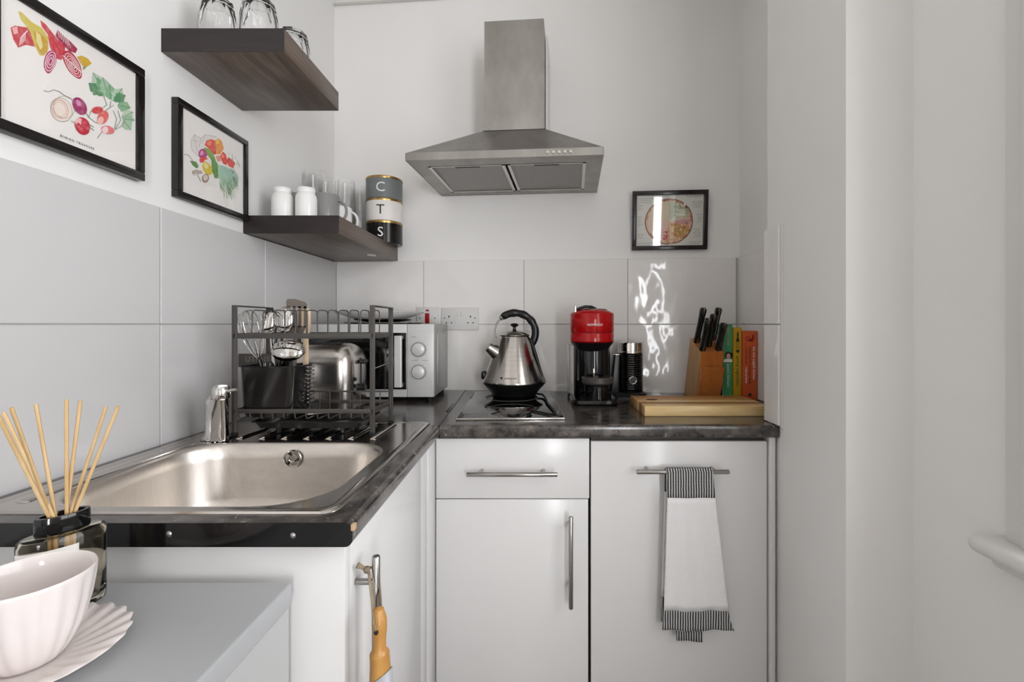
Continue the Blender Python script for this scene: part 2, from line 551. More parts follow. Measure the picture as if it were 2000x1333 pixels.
M['waffle'] = waffle_mat()

# ------------------------------------------------------------------ the room
WT = 0.900                                    # worktop height
RZB = math.atan2(-0.0824, 1.0)                # the back wall is a few degrees out of square
WX0, WY0 = -0.80, 1.8546                      # its corner with the left wall
def yb(x): return WY0 - 0.0824 * (x - WX0)    # tiled face of the back wall
def on_back(x, z=0.0, out=0.0):               # point on the back wall (out = distance into the room)
    s = math.hypot(1, 0.0824)
    return Vector((x - out * 0.0824 / s, yb(x) - out / s, z))

CEIL = 2.62
struct(B().box(-1.0, 1.8, -2.9, 2.1, -0.05, 0.0).done('floor', M['floor']))
struct(B().box(-1.0, 1.8, -2.9, 2.1, CEIL, CEIL + 0.05).done('ceiling', M['ceiling']))

wl = struct(B().box(-1.0, -0.807, -2.9, 2.1, 0, CEIL).done('wall_left', M['plaster']))
JY = [0.21, 0.598, 0.988, 1.371, 1.848]
gro = B().box(-0.808, -0.8035, 0.2, 1.852, 0.9, 1.4065).done('grout', M['grout'], wl)
tl = None
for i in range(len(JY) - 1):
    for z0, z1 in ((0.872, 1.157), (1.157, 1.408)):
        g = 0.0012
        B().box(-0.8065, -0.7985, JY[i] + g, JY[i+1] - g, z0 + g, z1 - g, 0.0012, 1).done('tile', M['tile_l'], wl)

wb = B().box(-0.02, 1.75, 0.0085, 0.25, 0, CEIL).done('wall_back', M['plaster'], None, local=True)
wb.location = (WX0, WY0, 0); wb.rotation_euler = (0, 0, RZB); struct(wb)
B().box(0.0, 1.56, 0.004, 0.009, 0.9, 1.4065).done('grout', M['grout'], wb, local=True)
JU = [0.004, 0.3615, 0.759, 1.156, 1.556]
for i in range(4):
    for z0, z1 in ((0.872, 1.157), (1.157, 1.408)):
        g = 0.0012
        B().box(JU[i] + g, JU[i+1] - g, 0.0, 0.0085, z0 + g, z1 - g, 0.0012, 1).done('tile', M['tile'], wb, local=True)

w = B()
w.box(0.765, 1.0, 1.24, 2.05, 0, CEIL)
w.box(0.622, 1.0, 0.927, 1.24, 0, CEIL)
w.box(0.757, 1.0, 0.70, 0.927, 0, CEIL)
w.box(0.757, 1.0, -0.42, 0.70, 0, 0.80); w.box(0.757, 1.0, -0.42, 0.70, 2.26, CEIL)
w.box(0.757, 1.0, -1.2, -0.42, 0, CEIL)
w.box(1.62, 1.8, -2.9, -1.2, 0, CEIL); w.box(1.0, 1.8, -1.2, -1.0, 0, CEIL)
wr = struct(w.done('wall_right', M['plaster'], smooth=False))
for y0, y1, x0, x1 in ((1.245, 1.724, 0.757, 0.766), (1.166, 1.239, 0.612, 0.6225)):
    for z0, z1 in ((0.9, 1.157), (1.157, 1.408)):
        B().box(x0, x1, y0, y1, z0 + 0.0012, z1 - 0.0012, 0.0012, 1).done('tile', M['tile'], wr)
B().box(0.616, 0.623, 1.158, 1.168, 0.895, 1.409, 0.002).done('tile_edge_trim', M['white_pl'], wr)

w = B()
w.box(-1.0, 0.76, -2.9, -2.66, 0, CEIL); w.box(1.32, 1.8, -2.9, -2.66, 0, CEIL); w.box(0.76, 1.32, -2.9, -2.66, 2.10, CEIL); w.box(0.76, 1.32, -2.9, -2.66, 0, 0.12)
struct(w.done('wall_front', M['plaster'], smooth=False))

# picture rail / cornice line on the back wall
tr = B()
tr.box(-0.01, 1.56, -0.012, 0.009, 2.436, 2.47, 0.004)
tr.box(-0.01, 1.56, -0.030, 0.009, 2.47, CEIL, 0.004)
t1 = tr.done('trim_1', M['gloss_white'], None, local=True)
t1.location = (WX0, WY0, 0); t1.rotation_euler = (0, 0, RZB); struct(t1)

# windows: frame, bars, panes, architrave and sill
def window(n, y0, y1, z0, z1, xo=0.0):
    wd = (B().box(0.90, 0.95, y0, y0 + 0.06, z0, z1, 0.004).box(0.90, 0.95, y1 - 0.06, y1, z0, z1, 0.004)
                .box(0.90, 0.95, y0, y1, z0, z0 + 0.07, 0.004).box(0.90, 0.95, y0, y1, z1 - 0.06, z1, 0.004)
                .box(0.895, 0.955, y0, y1, (z0+z1)/2 - 0.025, (z0+z1)/2 + 0.025, 0.004).xf(0, Matrix.Translation((xo, 0, 0))).done('window_%d' % n, M['gloss_white']))
    struct(wd)
    ym = (y0 + y1) / 2
    B().box(0.905 + xo, 0.945 + xo, ym - 0.012, ym + 0.012, z0, z1, 0.003).done('glazing_bar', M['gloss_white'], wd)
    for a, b_ in ((y0 + 0.06, ym - 0.012), (ym + 0.012, y1 - 0.06)):
        for c, d in ((z0 + 0.07, (z0+z1)/2 - 0.025), ((z0+z1)/2 + 0.025, z1 - 0.06)):
            B().box(0.923 + xo, 0.927 + xo, a, b_, c, d).done('pane', M['pane'], wd)
    return wd
w1 = window(1, -0.42, 0.70, 0.80, 2.26)
# architrave built up in three steps along the window edge
for nm, ya, yb_, xo in (('architrave', 0.66, 0.731, 0.740), ('architrave', 0.668, 0.70, 0.732), ('architrave', 0.655, 0.668, 0.736)):
    B().box(xo, 0.7585, ya, yb_, 0.816, 2.34, 0.004).done(nm, M['gloss_white'], w1)
for ya, yb_, xo in ((-0.451, -0.38, 0.740),):
    B().box(xo, 0.7585, ya, yb_, 0.816, 2.34, 0.004).done('architrave', M['gloss_white'], w1)
B().box(0.740, 0.7585, -0.451, 0.731, 2.26, 2.34, 0.004).done('architrave', M['gloss_white'], w1)
sl = B().box(0.702, 0.90, -0.49, 0.758, 0.790, 0.817, 0.012, 4)
sl.box(0.728, 0.758, -0.47, 0.742, 0.772, 0.792, 0.006, 3)
sl.done('window_sill', M['gloss_white'], w1)
d1 = struct(B().box(0.76, 0.815, -2.76, -2.71, 0.12, 2.10, 0.004).box(1.265, 1.32, -2.76, -2.71, 0.12, 2.10, 0.004).box(0.76, 1.32, -2.76, -2.71, 0.12, 0.36, 0.004)
            .box(0.76, 1.32, -2.76, -2.71, 2.04, 2.10, 0.004).done('door_1', M['gloss_white']))
B().box(0.815, 1.265, -2.738, -2.734, 0.36, 2.04).done('pane', M['pane'], d1)
B().box(0.83, 0.85, -2.71, -2.66, 1.02, 1.04, 0.004).box(0.83, 0.95, -2.67, -2.655, 1.02, 1.04, 0.004).done('door_handle', M['satin'], d1)

# ------------------------------------------------------------------ base cabinets
DY = 1.190                                     # face of the back run's doors
DX = -0.256                                    # face of the sink run's doors
def bar_handle(p, a, b, posts, axis, out, parent, r=0.0058):
    """bar from a to b along axis with posts; p=(x,y,z) of the bar's line, out = vector to the door"""
    def P(t): q = Vector(p); q[axis] = t; return q
    h = B(); h.tube([P(a), P(a), P(a + 0.0015), P(b - 0.0015), P(b), P(b)], [0, r - 0.001, r, r, r - 0.001, 0], 14)
    o = h.done('handle', M['satin'], parent)
    for t in posts:
        B().cyl(P(t), P(t) + Vector(out), 0.0045, 12).done('handle_post', M['satin'], o)
    return o

dc = thing('drawer_cabinet', 'white base cabinet with one drawer above a door under the hob', 'cabinet', (-0.05, 1.45, 0))
B().box(DX, 0.142, DY + 0.02, 1.76, 0.10, 0.868).done('carcass', M['cab_in'], dc)
B().box(DX, 0.142, DY + 0.06, 1.70, 0.0, 0.10).done('plinth', M['cab'], dc)
dr = B().box(DX + 0.0015, 0.1395, DY, DY + 0.0195, 0.7095, 0.8635, 0.0012).done('drawer', M['cab'], dc)
bar_handle((0, 1.156, 0.782), -0.171, 0.056, (-0.136, 0.022), 0, (0, 0.034, 0), dr)
do = B().box(DX + 0.0015, 0.1365, DY, DY + 0.0195, 0.115, 0.7070, 0.0012).done('door', M['cab'], dc)
bar_handle((0.0895, 1.156, 0), 0.447, 0.677, (0.497, 0.650), 2, (0, 0.034, 0), do)

ac = thing('integrated_appliance', 'tall white appliance door carrying a tea towel on its bar handle', 'appliance', (0.37, 1.45, 0))
B().box(0.146, 0.597, DY + 0.02, 1.70, 0.10, 0.868).done('carcass', M['cab_in'], ac)
B().box(0.143, 0.598, DY + 0.06, 1.68, 0.0, 0.10).done('plinth', M['cab'], ac)
do2 = B().box(0.1435, 0.5945, DY - 0.002, DY + 0.0185, 0.115, 0.857, 0.0012).done('door', M['cab'], ac)
bar_handle((0, 1.155, 0.789), 0.2527, 0.4837, (0.285, 0.452), 0, (0, 0.034, 0), do2)
tag(B().box(0.599, 0.6145, DY - 0.006, 1.70, 0.0, 0.868, 0.001).done('end_panel', M['cab'], None, loc=(0.607, 1.45, 0)),
    'narrow white end panel between the towel door and the wall', 'panel')

sc = thing('sink_cabinet', 'white base cabinet below the sink with a brush hung on its handle', 'cabinet', (-0.53, 0.9, 0))
B().box(-0.795, DX - 0.02, 0.64, DY + 0.5, 0.10, 0.118).box(-0.797, -0.785, 0.64, DY + 0.5, 0.118, 0.868).box(DX - 0.036, DX - 0.02, 0.64, 1.19, 0.118, 0.868).done('carcass', M['cab_in'], sc)
B().box(-0.80, DX + 0.0005, 0.622, 0.64, 0.0, 0.868, 0.001).done('side_panel', M['cab'], sc)
B().box(-0.79, DX - 0.06, 0.65, 1.1, 0.0, 0.10).done('plinth', M['cab'], sc)
d3 = B().box(DX - 0.0195, DX, 0.642, 1.040, 0.115, 0.866, 0.0012).done('door', M['cab'], sc)
bar_handle((-0.2265, 0.66, 0), 0.60, 0.827, (0.632, 0.7905), 2, (-0.031, 0, 0), d3)
B().box(DX - 0.018, DX - 0.002, 1.043, 1.105, 0.115, 0.866, 0.001).done('filler_strip', M['cab'], sc)
B().box(DX - 0.018, DX + 0.001, 1.108, DY - 0.001, 0.115, 0.866, 0.001).done('filler_strip', M['cab'], sc)

# ------------------------------------------------------------------ worktops
TH = 0.031
def nose(a, out, n=8, r=0.010):
    """rounded front profile: list of (offset, z) from top back to bottom back"""
    return [(0, WT)] + [(out - r + r*math.sin(t*PI/2/n), WT - r + r*math.cos(t*PI/2/n)) for t in range(n+1)] + \
           [(out - r + r*math.cos(t*PI/2/n), WT - TH + r - r*math.sin(t*PI/2/n)) for t in range(n+1)] + [(0, WT - TH)]
wt = thing('sink_worktop', 'dark speckled worktop holding the steel sink, running to the corner', 'worktop', (-0.5, 1.2, WT - TH))
b = B()
b.box(-0.797, -0.745, 0.60, 1.80, WT - TH, WT)
b.box(-0.745, -0.30, 0.60, 0.652, WT - TH, WT)
b.box(-0.745, -0.30, 1.18, 1.80, WT - TH, WT)
b.prism([(-0.30, 1.18), (-0.245, 1.176), (-0.273, 1.812), (-0.797, 1.846), (-0.797, 1.80), (-0.30, 1.80)], WT - TH, WT)
pr = nose(0, 0.064)
for ya, yc in ((0.60, 1.178),):
    r0 = [Vector((-0.30 + o, ya, z)) for o, z in pr]
    r1 = [Vector((-0.30 + o - 0.006, yc, z)) for o, z in pr]
    b.loft([r0, r1], True, True)
b.done('slab', M['topm'], wt, ang=30)
e = B(); r0 = [Vector((-0.80 + 0.003, 0.5985, z)) if k in (0, len(pr)-1) else Vector((-0.30 + o, 0.5985, z)) for k, (o, z) in enumerate(pr)]
e.loft([r0, [p + Vector((0, 0.0012, 0)) for p in r0]])
eo = e.done('edging', M['edge'], wt, ang=30)
for px, py in ((330, 1044), (572, 1047)):
    q = px2(px, py, 0.598)
    B().lathe([(0, 0.002), (0.0022, 0.0016), (0.004, 0)], (0, 0, 0), 10).xf(0, Matrix.Translation(q) @ Matrix.Rotation(PI/2, 4, 'X')).done('screw', M['satin'], eo)
B().box(-0.238, -0.233, 0.5972, 0.606, 0.890, 0.8985, 0.001).done('chipped_corner', mat('raw_chipboard', '#b59b7c', 0.9), wt)

wt2 = thing('hob_worktop', 'dark speckled worktop in front of the back wall holding the hob', 'worktop', (0.2, 1.45, WT - TH))
b = B()
b.prism([(-0.243, 1.20), (0.611, 1.20), (0.611, 1.2445), (0.756, 1.2445), (0.756, yb(0.756) - 0.001), (-0.271, yb(-0.271) - 0.001)], WT - TH, WT)
r0 = [Vector((-0.2415, 1.20 - o * 0.4, z)) for o, z in nose(0, 0.064)]
r1 = [Vector((0.6195, 1.20 - o * 0.4, z)) for o, z in nose(0, 0.064)]
b.loft([r0, r1])
b.done('slab', M['topm'], wt2, ang=30)
B().prism([(-0.2445, 1.172), (-0.2415, 1.172), (-0.2700, 1.812), (-0.2730, 1.812)], WT - 0.02, WT + 0.0012).done('joint_strip', M['black'], wt2)
B().prism([(-0.262, 1.36), (-0.2495, 1.36), (-0.2555, 1.50), (-0.268, 1.50)], WT, WT + 0.0016, bev=0.0005).done('scorched_patch', M['black'], wt2)

# ------------------------------------------------------------------ sink
sk = thing('steel_sink', 'stainless steel inset sink with drainer below the dish rack', 'sink', (-0.52, 0.9, WT))
Z = WT
rings = [rrect(-0.776, -0.270, 0.627, 1.212, 0.022, Z + 0.0002), rrect(-0.7745, -0.2715, 0.6285, 1.2105, 0.0215, Z + 0.0030),
         rrect(-0.768, -0.278, 0.635, 1.204, 0.02, Z + 0.0042), rrect(-0.760, -0.286, 0.643, 1.196, 0.02, Z + 0.0020)]
bx = (-0.722, -0.308, 0.652, 0.996)
def bowl_ring(d, z, r): return rrect(bx[0] + d, bx[1] - d, bx[2] + d, bx[3] - d, r, z)
# deck between the rim and the bowl mouth: two matching rings
rings2 = [bowl_ring(-0.006, Z + 0.0020, 0.096), bowl_ring(-0.003, Z + 0.0016, 0.095), bowl_ring(0.0, Z - 0.001, 0.094), bowl_ring(0.003, Z - 0.006, 0.092),
          bowl_ring(0.006, Z - 0.03, 0.09), bowl_ring(0.012, Z - 0.11, 0.088), bowl_ring(0.022, Z - 0.135, 0.085), bowl_ring(0.045, Z - 0.148, 0.08), bowl_ring(0.12, Z - 0.152, 0.05)]
b = B()
b.loft(rings, False, False)
n = len(rings2[0])
b.loft([rings[-1], rings2[0]], False, False)
b.done('rim', M['sinkdeck'], sk, ang=50, fix=False)
b = B()
b.loft(rings2, False, True)
# long pressed groove along the wall side of the bowl
b.done('bowl', M['sinksteel'], sk, ang=50)
for k in range(7):
    x = -0.660 + k * 0.0495
    B().tube([(x - 0.004, 1.028, Z + 0.0015), (x, 1.034, Z + 0.0035), (x + 0.004, 1.18, Z + 0.0045), (x + 0.004, 1.188, Z + 0.002)], [0.001, 0.0030, 0.0030, 0.001], 12, sq=2.6).done('drainer_ridge', M['sinkdeck'], sk)
gv = B()
gv.loft([rrect(-0.7465, -0.7255, 0.660, 1.000, 0.0100, Z + 0.0019), rrect(-0.7455, -0.7265, 0.661, 0.999, 0.0093, Z + 0.0034), rrect(-0.7435, -0.7285, 0.663, 0.997, 0.0074, Z + 0.0034),
         rrect(-0.7405, -0.7310, 0.666, 0.994, 0.0045, Z + 0.0023)])
gv.done('pressed_groove', M['sinkdeck'], sk, ang=50)
ov = B()
st = ov.mark()
ov.lathe([(0.0, 0.001), (0.007, 0.0012), (0.0075, 0.004), (0.0125, 0.004), (0.013, 0.0025), (0.0155, 0.0025), (0.016, 0.005), (0.0185, 0.0045), (0.019, 0.0)], (0, 0, 0), 28)
OM = Matrix.Translation((-0.5155, 0.9865, 0.8715)) @ Matrix.Rotation(PI/2 + 0.07, 4, 'X')
ov.xf(st, OM)
oo = ov.done('overflow', M['chrome'], sk)
for k in range(3):
    a = PI/2 + k * 2*PI/3
    B().tube([(0.008*math.cos(a), 0.008*math.sin(a), 0.0055), (0.0145*math.cos(a+.5), 0.0145*math.sin(a+.5), 0.0055)], 0.0016, 8).xf(0, OM).done('overflow_bar', M['dark'], oo)

# ------------------------------------------------------------------ tap
tp = thing('mixer_tap', 'chrome mixer tap standing between the wall and dish rack', 'tap', (-0.700, 1.03, WT))
x, y = -0.700, 1.03
B().lathe([(0, 0), (0.030, 0), (0.030, 0.003), (0.024, 0.008), (0.0215, 0.012), (0.0205, 0.075), (0.022, 0.079), (0.021, 0.084), (0.012, 0.096), (0, 0.098)], (x - 0.012, y + 0.005, WT + 0.003), 28).done('body', M['chrome'], tp)
sp = B()
sp.tube([(x - 0.010, y + 0.01, WT + 0.080), (x + 0.002, y - 0.005, WT + 0.106), (x + 0.016, y - 0.022, WT + 0.113), (x + 0.028, y - 0.034, WT + 0.112)], [0.017, 0.0165, 0.016, 0.0155], 20)
sp.done('spout', M['chrome'], tp)
B().lathe([(0, 0), (0.0155, 0), (0.0165, 0.002), (0.0165, 0.022), (0.014, 0.026), (0, 0.027)], (x + 0.026, y - 0.036, WT + 0.098), 24).done('aerator', M['chrome'], tp)
ta = B()
ta.loft([rrect(x - 0.004, x + 0.030, y - 0.030, y - 0.010, 0.007, WT + 0.004), rrect(x - 0.002, x + 0.031, y - 0.032, y - 0.012, 0.007, WT + 0.03),
         rrect(x + 0.004, x + 0.038, y - 0.046, y - 0.024, 0.008, WT + 0.096)])
ta.done('tapered_column', M['chrome'], tp)
B().tube([(x + 0.036, y - 0.038, WT + 0.114), (x + 0.052, y - 0.044, WT + 0.116), (x + 0.068, y - 0.050, WT + 0.119)], [0.004, 0.0035, 0.003], 10).done('lever', M['chrome'], tp)

# ------------------------------------------------------------------ low cabinet in front
fb = thing('low_cabinet', 'low pale grey cabinet with a flat top carrying cup and diffuser', 'cabinet', (-0.55, 0.34, 0))
LT = 0.8235
B().box(-0.800, -0.314, 0.02, 0.600, LT - 0.030, LT, 0.0035, 3).done('top', M['greytop'], fb)
B().box(-0.798, -0.3165, 0.024, 0.598, 0.02, LT - 0.0295, 0.003).done('body', M['lowbody'], fb)
for fx in (-0.77, -0.35):
    for fy in (0.05, 0.57):
        B().cyl((fx, fy, 0), (fx, fy, 0.03), 0.015, 12).done('foot', M['rubber'], fb)

# ------------------------------------------------------------------ shelves
sh1 = thing('floating_shelf', 'dark wood floating shelf up high with upturned glass tumblers on it', 'shelf', (-0.67, 1.14, 1.7455))
B().box(-0.8065, -0.541, 1.0006, 1.277, 1.7455, 1.7965, 0.0012).done('board', M['wenge'], sh1)
B().box(-0.8065, -0.5412, 0.9996, 1.0008, 1.7457, 1.7963).done('end_band', M['wenge_end'], sh1)
sh2 = thing('floating_shelf', 'dark wood floating shelf holding mugs, white jars and letter tins', 'shelf', (-0.67, 1.55, 1.408))
B().prism([(-0.8065, 1.281), (-0.542, 1.281), (-0.542, 1.830), (-0.8065, 1.852)], 1.408, 1.4585, bev=0.0012).done('board', M['wenge'], sh2)
B().box(-0.8065, -0.5422, 1.2804, 1.2818, 1.4082, 1.4583).done('end_band', M['wenge_end'], sh2)
B().prism([(-0.600, 1.655), (-0.575, 1.672), (-0.585, 1.70), (-0.608, 1.683)], 1.4065, 1.4082).done('bare_patch', M['label'], sh2)

# upturned faceted tumblers
def tumbler(label, x, y, rot):
    seg = 36
    prof_o = [(0.0400, 0.0), (0.0402, 0.004), (0.0398, 0.030), (0.0375, 0.060), (0.0335, 0.085), (0.0300, 0.098), (0.0255, 0.1015), (0.0, 0.1005)]
    prof_i = [(0.0, 0.088), (0.0240, 0.088), (0.0285, 0.082), (0.0345, 0.058), (0.0370, 0.030), (0.0376, 0.004), (0.0380, 0.0)]
    b = B()
    def ring(r, z, k):
        pts = []
        for i in range(seg):
            a = 2 * PI * i / seg + rot
            side = (a - rot) % (2 * PI / 9) - PI / 9
            c = (1 - k) + k * math.cos(PI / 9) / math.cos(side) * 1.03
            pts.append((x + r * c * math.cos(a), y + r * c * math.sin(a), 1.7965 + z))
        return pts
    rings = []
    for r, z in prof_o[:-1]: rings.append(ring(r, z, 0.0 if z < 0.02 else (0.5 if z < 0.05 else 1.0)))
    rings.append(ring(0.0005, 0.1005, 0))
    rings.append(ring(0.0005, 0.088, 0))
    for r, z in prof_i[1:]: rings.append(ring(r, z, 0.0))
    rings.append(rings[0])
    b.loft(rings, False, False)
    o = b.done('glass_tumbler', M['glass'], None, loc=(x, y, 1.7965), ang=28)
    tag(o, label, 'glass', 'upturned tumblers on the high shelf')
tumbler('upturned faceted glass tumbler nearest the wall on the high shelf', -0.726, 1.062, 0.1)
tumbler('upturned faceted glass tumbler in the middle of the three on the high shelf', -0.632, 1.062, 0.3)
tumbler('upturned faceted glass tumbler set back at the far end of the high shelf', -0.613, 1.175, 0.2)

# ------------------------------------------------------------------ things on the lower shelf
S2 = 1.4585
def shaker(x, y, label):
    t = thing('ceramic_jar', label, 'jar', (x, y, S2), 0, 'white ceramic jars on the low shelf')
    B().lathe([(0, 0), (0.027, 0), (0.0295, 0.003), (0.0295, 0.060), (0.028, 0.070), (0.0235, 0.078), (0.022, 0.080), (0.0, 0.080)], (x, y, S2), 32).done('body', M['ceramic'], t)
    B().lathe([(0, 0.079), (0.0235, 0.0795), (0.0245, 0.082), (0.0245, 0.090), (0.0225, 0.0935), (0, 0.0945)], (x, y, S2), 32).done('lid', M['ceramic'], t)
shaker(-0.733, 1.345, 'small white ceramic jar with a lid, nearest the wall on the low shelf')
shaker(-0.664, 1.345, 'small white ceramic jar with a lid, beside the grey mug handle')

def mug(x, y, m, label, ha, r=0.042, h=0.100):
    t = thing('mug', label, 'mug', (x, y, S2), 0, 'mugs on the low shelf')
    B().lathe([(0, 0.0), (r - 0.004, 0), (r - 0.001, 0.003), (r, 0.01), (r, h - 0.002), (r - 0.0012, h), (r - 0.0035, h - 0.001), (r - 0.004, 0.012), (0, 0.008)], (x, y, S2), 36).done('cup', m, t)
    dx, dy = math.cos(ha), math.sin(ha)
    pts = []
    for k in range(15):
        a = PI/2 - PI * k / 14
        rr = 0.0275
        pts.append((x + (r - 0.003 + rr * 1.0 * max(0, math.cos(a))) * dx, y + (r - 0.003 + rr * max(0, math.cos(a))) * dy, S2 + 0.052 + 0.033 * math.sin(a)))
    B().tube(pts, 0.0042, 10, sq=1.3).done('handle', m, t)
mug(-0.7505, 1.44, M['grey_mug'], 'grey mug tucked behind the white jar near the wall', 1.9)
mug(-0.6555, 1.445, M['grey_mug'], 'grey mug with its handle out over the shelf edge', 0.05)
mug(-0.676, 1.60, M['ceramic'], 'white mug with its handle beside the stacked tins', -0.1)

def flute(x, y, label, h=0.225):
    b = B()
    po = [(0.024, 0), (0.026, 0.003), (0.030, 0.06), (0.0325, 0.12), (0.0305, 0.19), (0.029, h)]
    pi_ = [(0.0278, h), (0.0293, 0.19), (0.0313, 0.12), (0.0288, 0.06), (0.022, 0.012), (0.0, 0.010)]
    b.lathe([(0, 0)] + po + pi_, (x, y, S2), 36)
    o = b.done('tall_glass', M['glass'], None, loc=(x, y, S2), ang=50)
    tag(o, label, 'glass', 'tall clear glasses on the low shelf')
flute(-0.7625, 1.605, 'tall clear glass closest to the wall behind the jars')
flute(-0.7555, 1.685, 'tall clear glass standing second in from the wall, at the back')
flute(-0.692, 1.700, 'tall clear glass standing behind the white mug')
flute(-0.6755, 1.785, 'tall clear glass at the very back beside the stacked tins')

def tin(z, h, m, letter, lm, label):
    x, y, r = -0.5735, 1.764, 0.0667
    t = thing('letter_tin', label, 'tin', (x, y, z), 0, 'stack of letter tins')
    B().lathe([(0, 0), (r - 0.002, 0), (r, 0.002), (r, h - 0.009), (0, h - 0.009)], (x, y, z), 48).done('can', m, t)
    B().lathe([(0, h - 0.009), (r + 0.0006, h - 0.009), (r + 0.0010, h - 0.007), (r + 0.0010, h - 0.002), (r - 0.001, h), (0, h)], (x, y, z), 48).done('lid', M['gold'], t)
    def f(v):
        a = -PI/2 - 0.18 + 0.30 + v.x / r - 0.02
        return (x + (r + 0.0007) * math.cos(a), y + (r + 0.0007) * math.sin(a), z + h * 0.45 + v.y)
    vs, fs = text_geo(letter, 0.050)
    bm = bmesh.new()
    bv = [bm.verts.new(p) for p in vs]
    for q in fs:
        try: bm.faces.new([bv[i] for i in q])
        except ValueError: pass
    bmesh.ops.triangulate(bm, faces=bm.faces[:])
    bmesh.ops.subdivide_edges(bm, edges=[e for e in bm.edges if e.calc_length() > 0.006], cuts=4)
    bm.verts.index_update()
    bb = B(); bb.add([f(v.co) for v in bm.verts], [[v.index for v in q.verts] for q in bm.faces]); bm.free()
    bb.done('lettering', lm, t, smooth=False, fix=False)
tin(S2, 0.0825, M['tin_black'], 'S', M['white_ink'], 'black tin with a white S, bottom of the stack')
tin(S2 + 0.0826, 0.0825, M['tin_white'], 'T', M['ink'], 'white tin with a T, middle of the stack')
tin(S2 + 0.1652, 0.0825, M['tin_grey'], 'C', M['white_ink'], 'grey tin with a C, top of the stack')

# ------------------------------------------------------------------ pictures
class Print:
    def __init__(s, f): s.b, s.f, s.k = B(), f, 0
    def poly(s, pts, col):
        s.k += 1
        d = 0.00012 + s.k * 0.000004
        c = lin(col)
        n = len(pts)
        cx = sum(p[0] for p in pts) / n; cy = sum(p[1] for p in pts) / n
        vs = [s.f(p[0], p[1], d) for p in pts] + [s.f(cx, cy, d)]
        s.b.add(vs, [(i, (i + 1) % n, n) for i in range(n)], c)
    def ell(s, cx, cy, rx, ry, rot, col, n=22, wob=0.0):
        pts = []
        cr, sr = math.cos(rot), math.sin(rot)
        for i in range(n):
            a = 2 * PI * i / n
            k = 1 + wob * math.sin(3 * a + cx) + wob * 0.7 * math.sin(5 * a + cy)
            u, v = rx * k * math.cos(a), ry * k * math.sin(a)
            pts.append((cx + u * cr - v * sr, cy + u * sr + v * cr))
        s.poly(pts, col)
    def line(s, pts, w, col):
        for (x0, y0), (x1, y1) in zip(pts, pts[1:]):
            L = math.hypot(x1 - x0, y1 - y0) or 1e-6
            nx, ny = -(y1 - y0) / L * w / 2, (x1 - x0) / L * w / 2
            s.poly([(x0 + nx, y0 + ny), (x1 + nx, y1 + ny), (x1 - nx, y1 - ny), (x0 - nx, y0 - ny)], col)
    def ring(s, cx, cy, rx, ry, rot, w, col, n=22, a0=0.0, a1=2*PI):
        cr, sr = math.cos(rot), math.sin(rot)
        pts = []
        for i in range(n + 1):
            a = a0 + (a1 - a0) * i / n
            u, v = rx * math.cos(a), ry * math.sin(a)
            pts.append((cx + u * cr - v * sr, cy + u * sr + v * cr))
        s.line(pts, w, col)
    def leaf(s, x0, y0, x1, y1, w, col, vein=None):
        n = 8; L = []; R = []
        dx, dy = x1 - x0, y1 - y0; ln = math.hypot(dx, dy)
        nx, ny = -dy / ln, dx / ln
        for i in range(n + 1):
            t = i / n
            ww = w * math.sin(PI * min(1, t * 0.92 + 0.06)) * (1 + 0.25 * math.sin(i * 2.6))
            L.append((x0 + dx * t + nx * ww, y0 + dy * t + ny * ww)); R.append((x0 + dx * t - nx * ww, y0 + dy * t - ny * ww))
        s.poly(L + R[::-1], col)
        if vein: s.line([(x0, y0), (x1, y1)], w * 0.12, vein)
    def done(s, parent, local=False): return s.b.done('illustration', M['print'], parent, local=local, smooth=False, fix=False)

def frame_left(name, label, y0, y1, z0, z1, bar, dep):
    X0 = -0.8068
    t = thing(name, label, 'picture', (X0, (y0 + y1) / 2, z0), 0, 'framed prints on the tiled side wall')
    for a, b_, c, d in ((y0, y1, z0, z0 + bar), (y0, y1, z1 - bar, z1), (y0, y0 + bar, z0 + bar, z1 - bar), (y1 - bar, y1, z0 + bar, z1 - bar)):
        B().box(X0, X0 + dep, a, b_, c, d, 0.0016).done('frame_bar', M['frame'], t)
    B().box(X0, X0 + 0.004, y0 + 0.004, y1 - 0.004, z0 + 0.004, z1 - 0.004).done('backing', M['paper'], t)
    p = B().box(X0 + 0.004, X0 + dep - 0.006, y0 + bar - 0.002, y1 - bar + 0.002, z0 + bar - 0.002, z1 - bar + 0.002).done('print', M['paper'], t)
    B().box(X0 + dep - 0.0045, X0 + dep - 0.003, y0 + bar - 0.002, y1 - bar + 0.002, z0 + bar - 0.002, z1 - bar + 0.002).done('glass_pane', M['pane'], t)
    return t, p, X0 + dep - 0.006

# large print: beets and radishes; measured from the photograph in the plane of the paper
fa, pa, XA = frame_left('framed_print', 'large black framed print of pink beetroots and radishes on pale paper', 0.668, 0.937, 1.446, 1.6715, 0.0165, 0.0190)
def LW(px, py, d=0.0):
    Y = (-XA) * FPX / (CX - px)
    return (XA + d, Y, ZC - (py - CY) * Y / FPX)
P = Print(LW)
def sc1(x, y): return (x * 300 / 1111.0, y * 360 / 1333.0)     # zoom-crop reading
def q1(pts): return [sc1(*p) for p in pts]
P.poly(q1([(75, 200), (110, 185), (200, 200), (235, 260), (265, 340), (235, 335), (190, 325), (130, 345), (95, 285)]), '#c8404a')
for k in range(5): P.line(q1([(140 + 10*k, 330 - 8*k), (150 + 8*k, 270 - 9*k), (185 + 4*k, 240 - 5*k)]), 1.1, '#f6e9e6')
P.poly(q1([(85, 200), (125, 190), (130, 240), (100, 250)]), '#eeb2ae')
P.poly(q1([(130, 80), (160, 90), (230, 160), (300, 200), (350, 270), (350, 360), (320, 405), (285, 400), (250, 330), (215, 225), (150, 140)]), '#d3bf57')
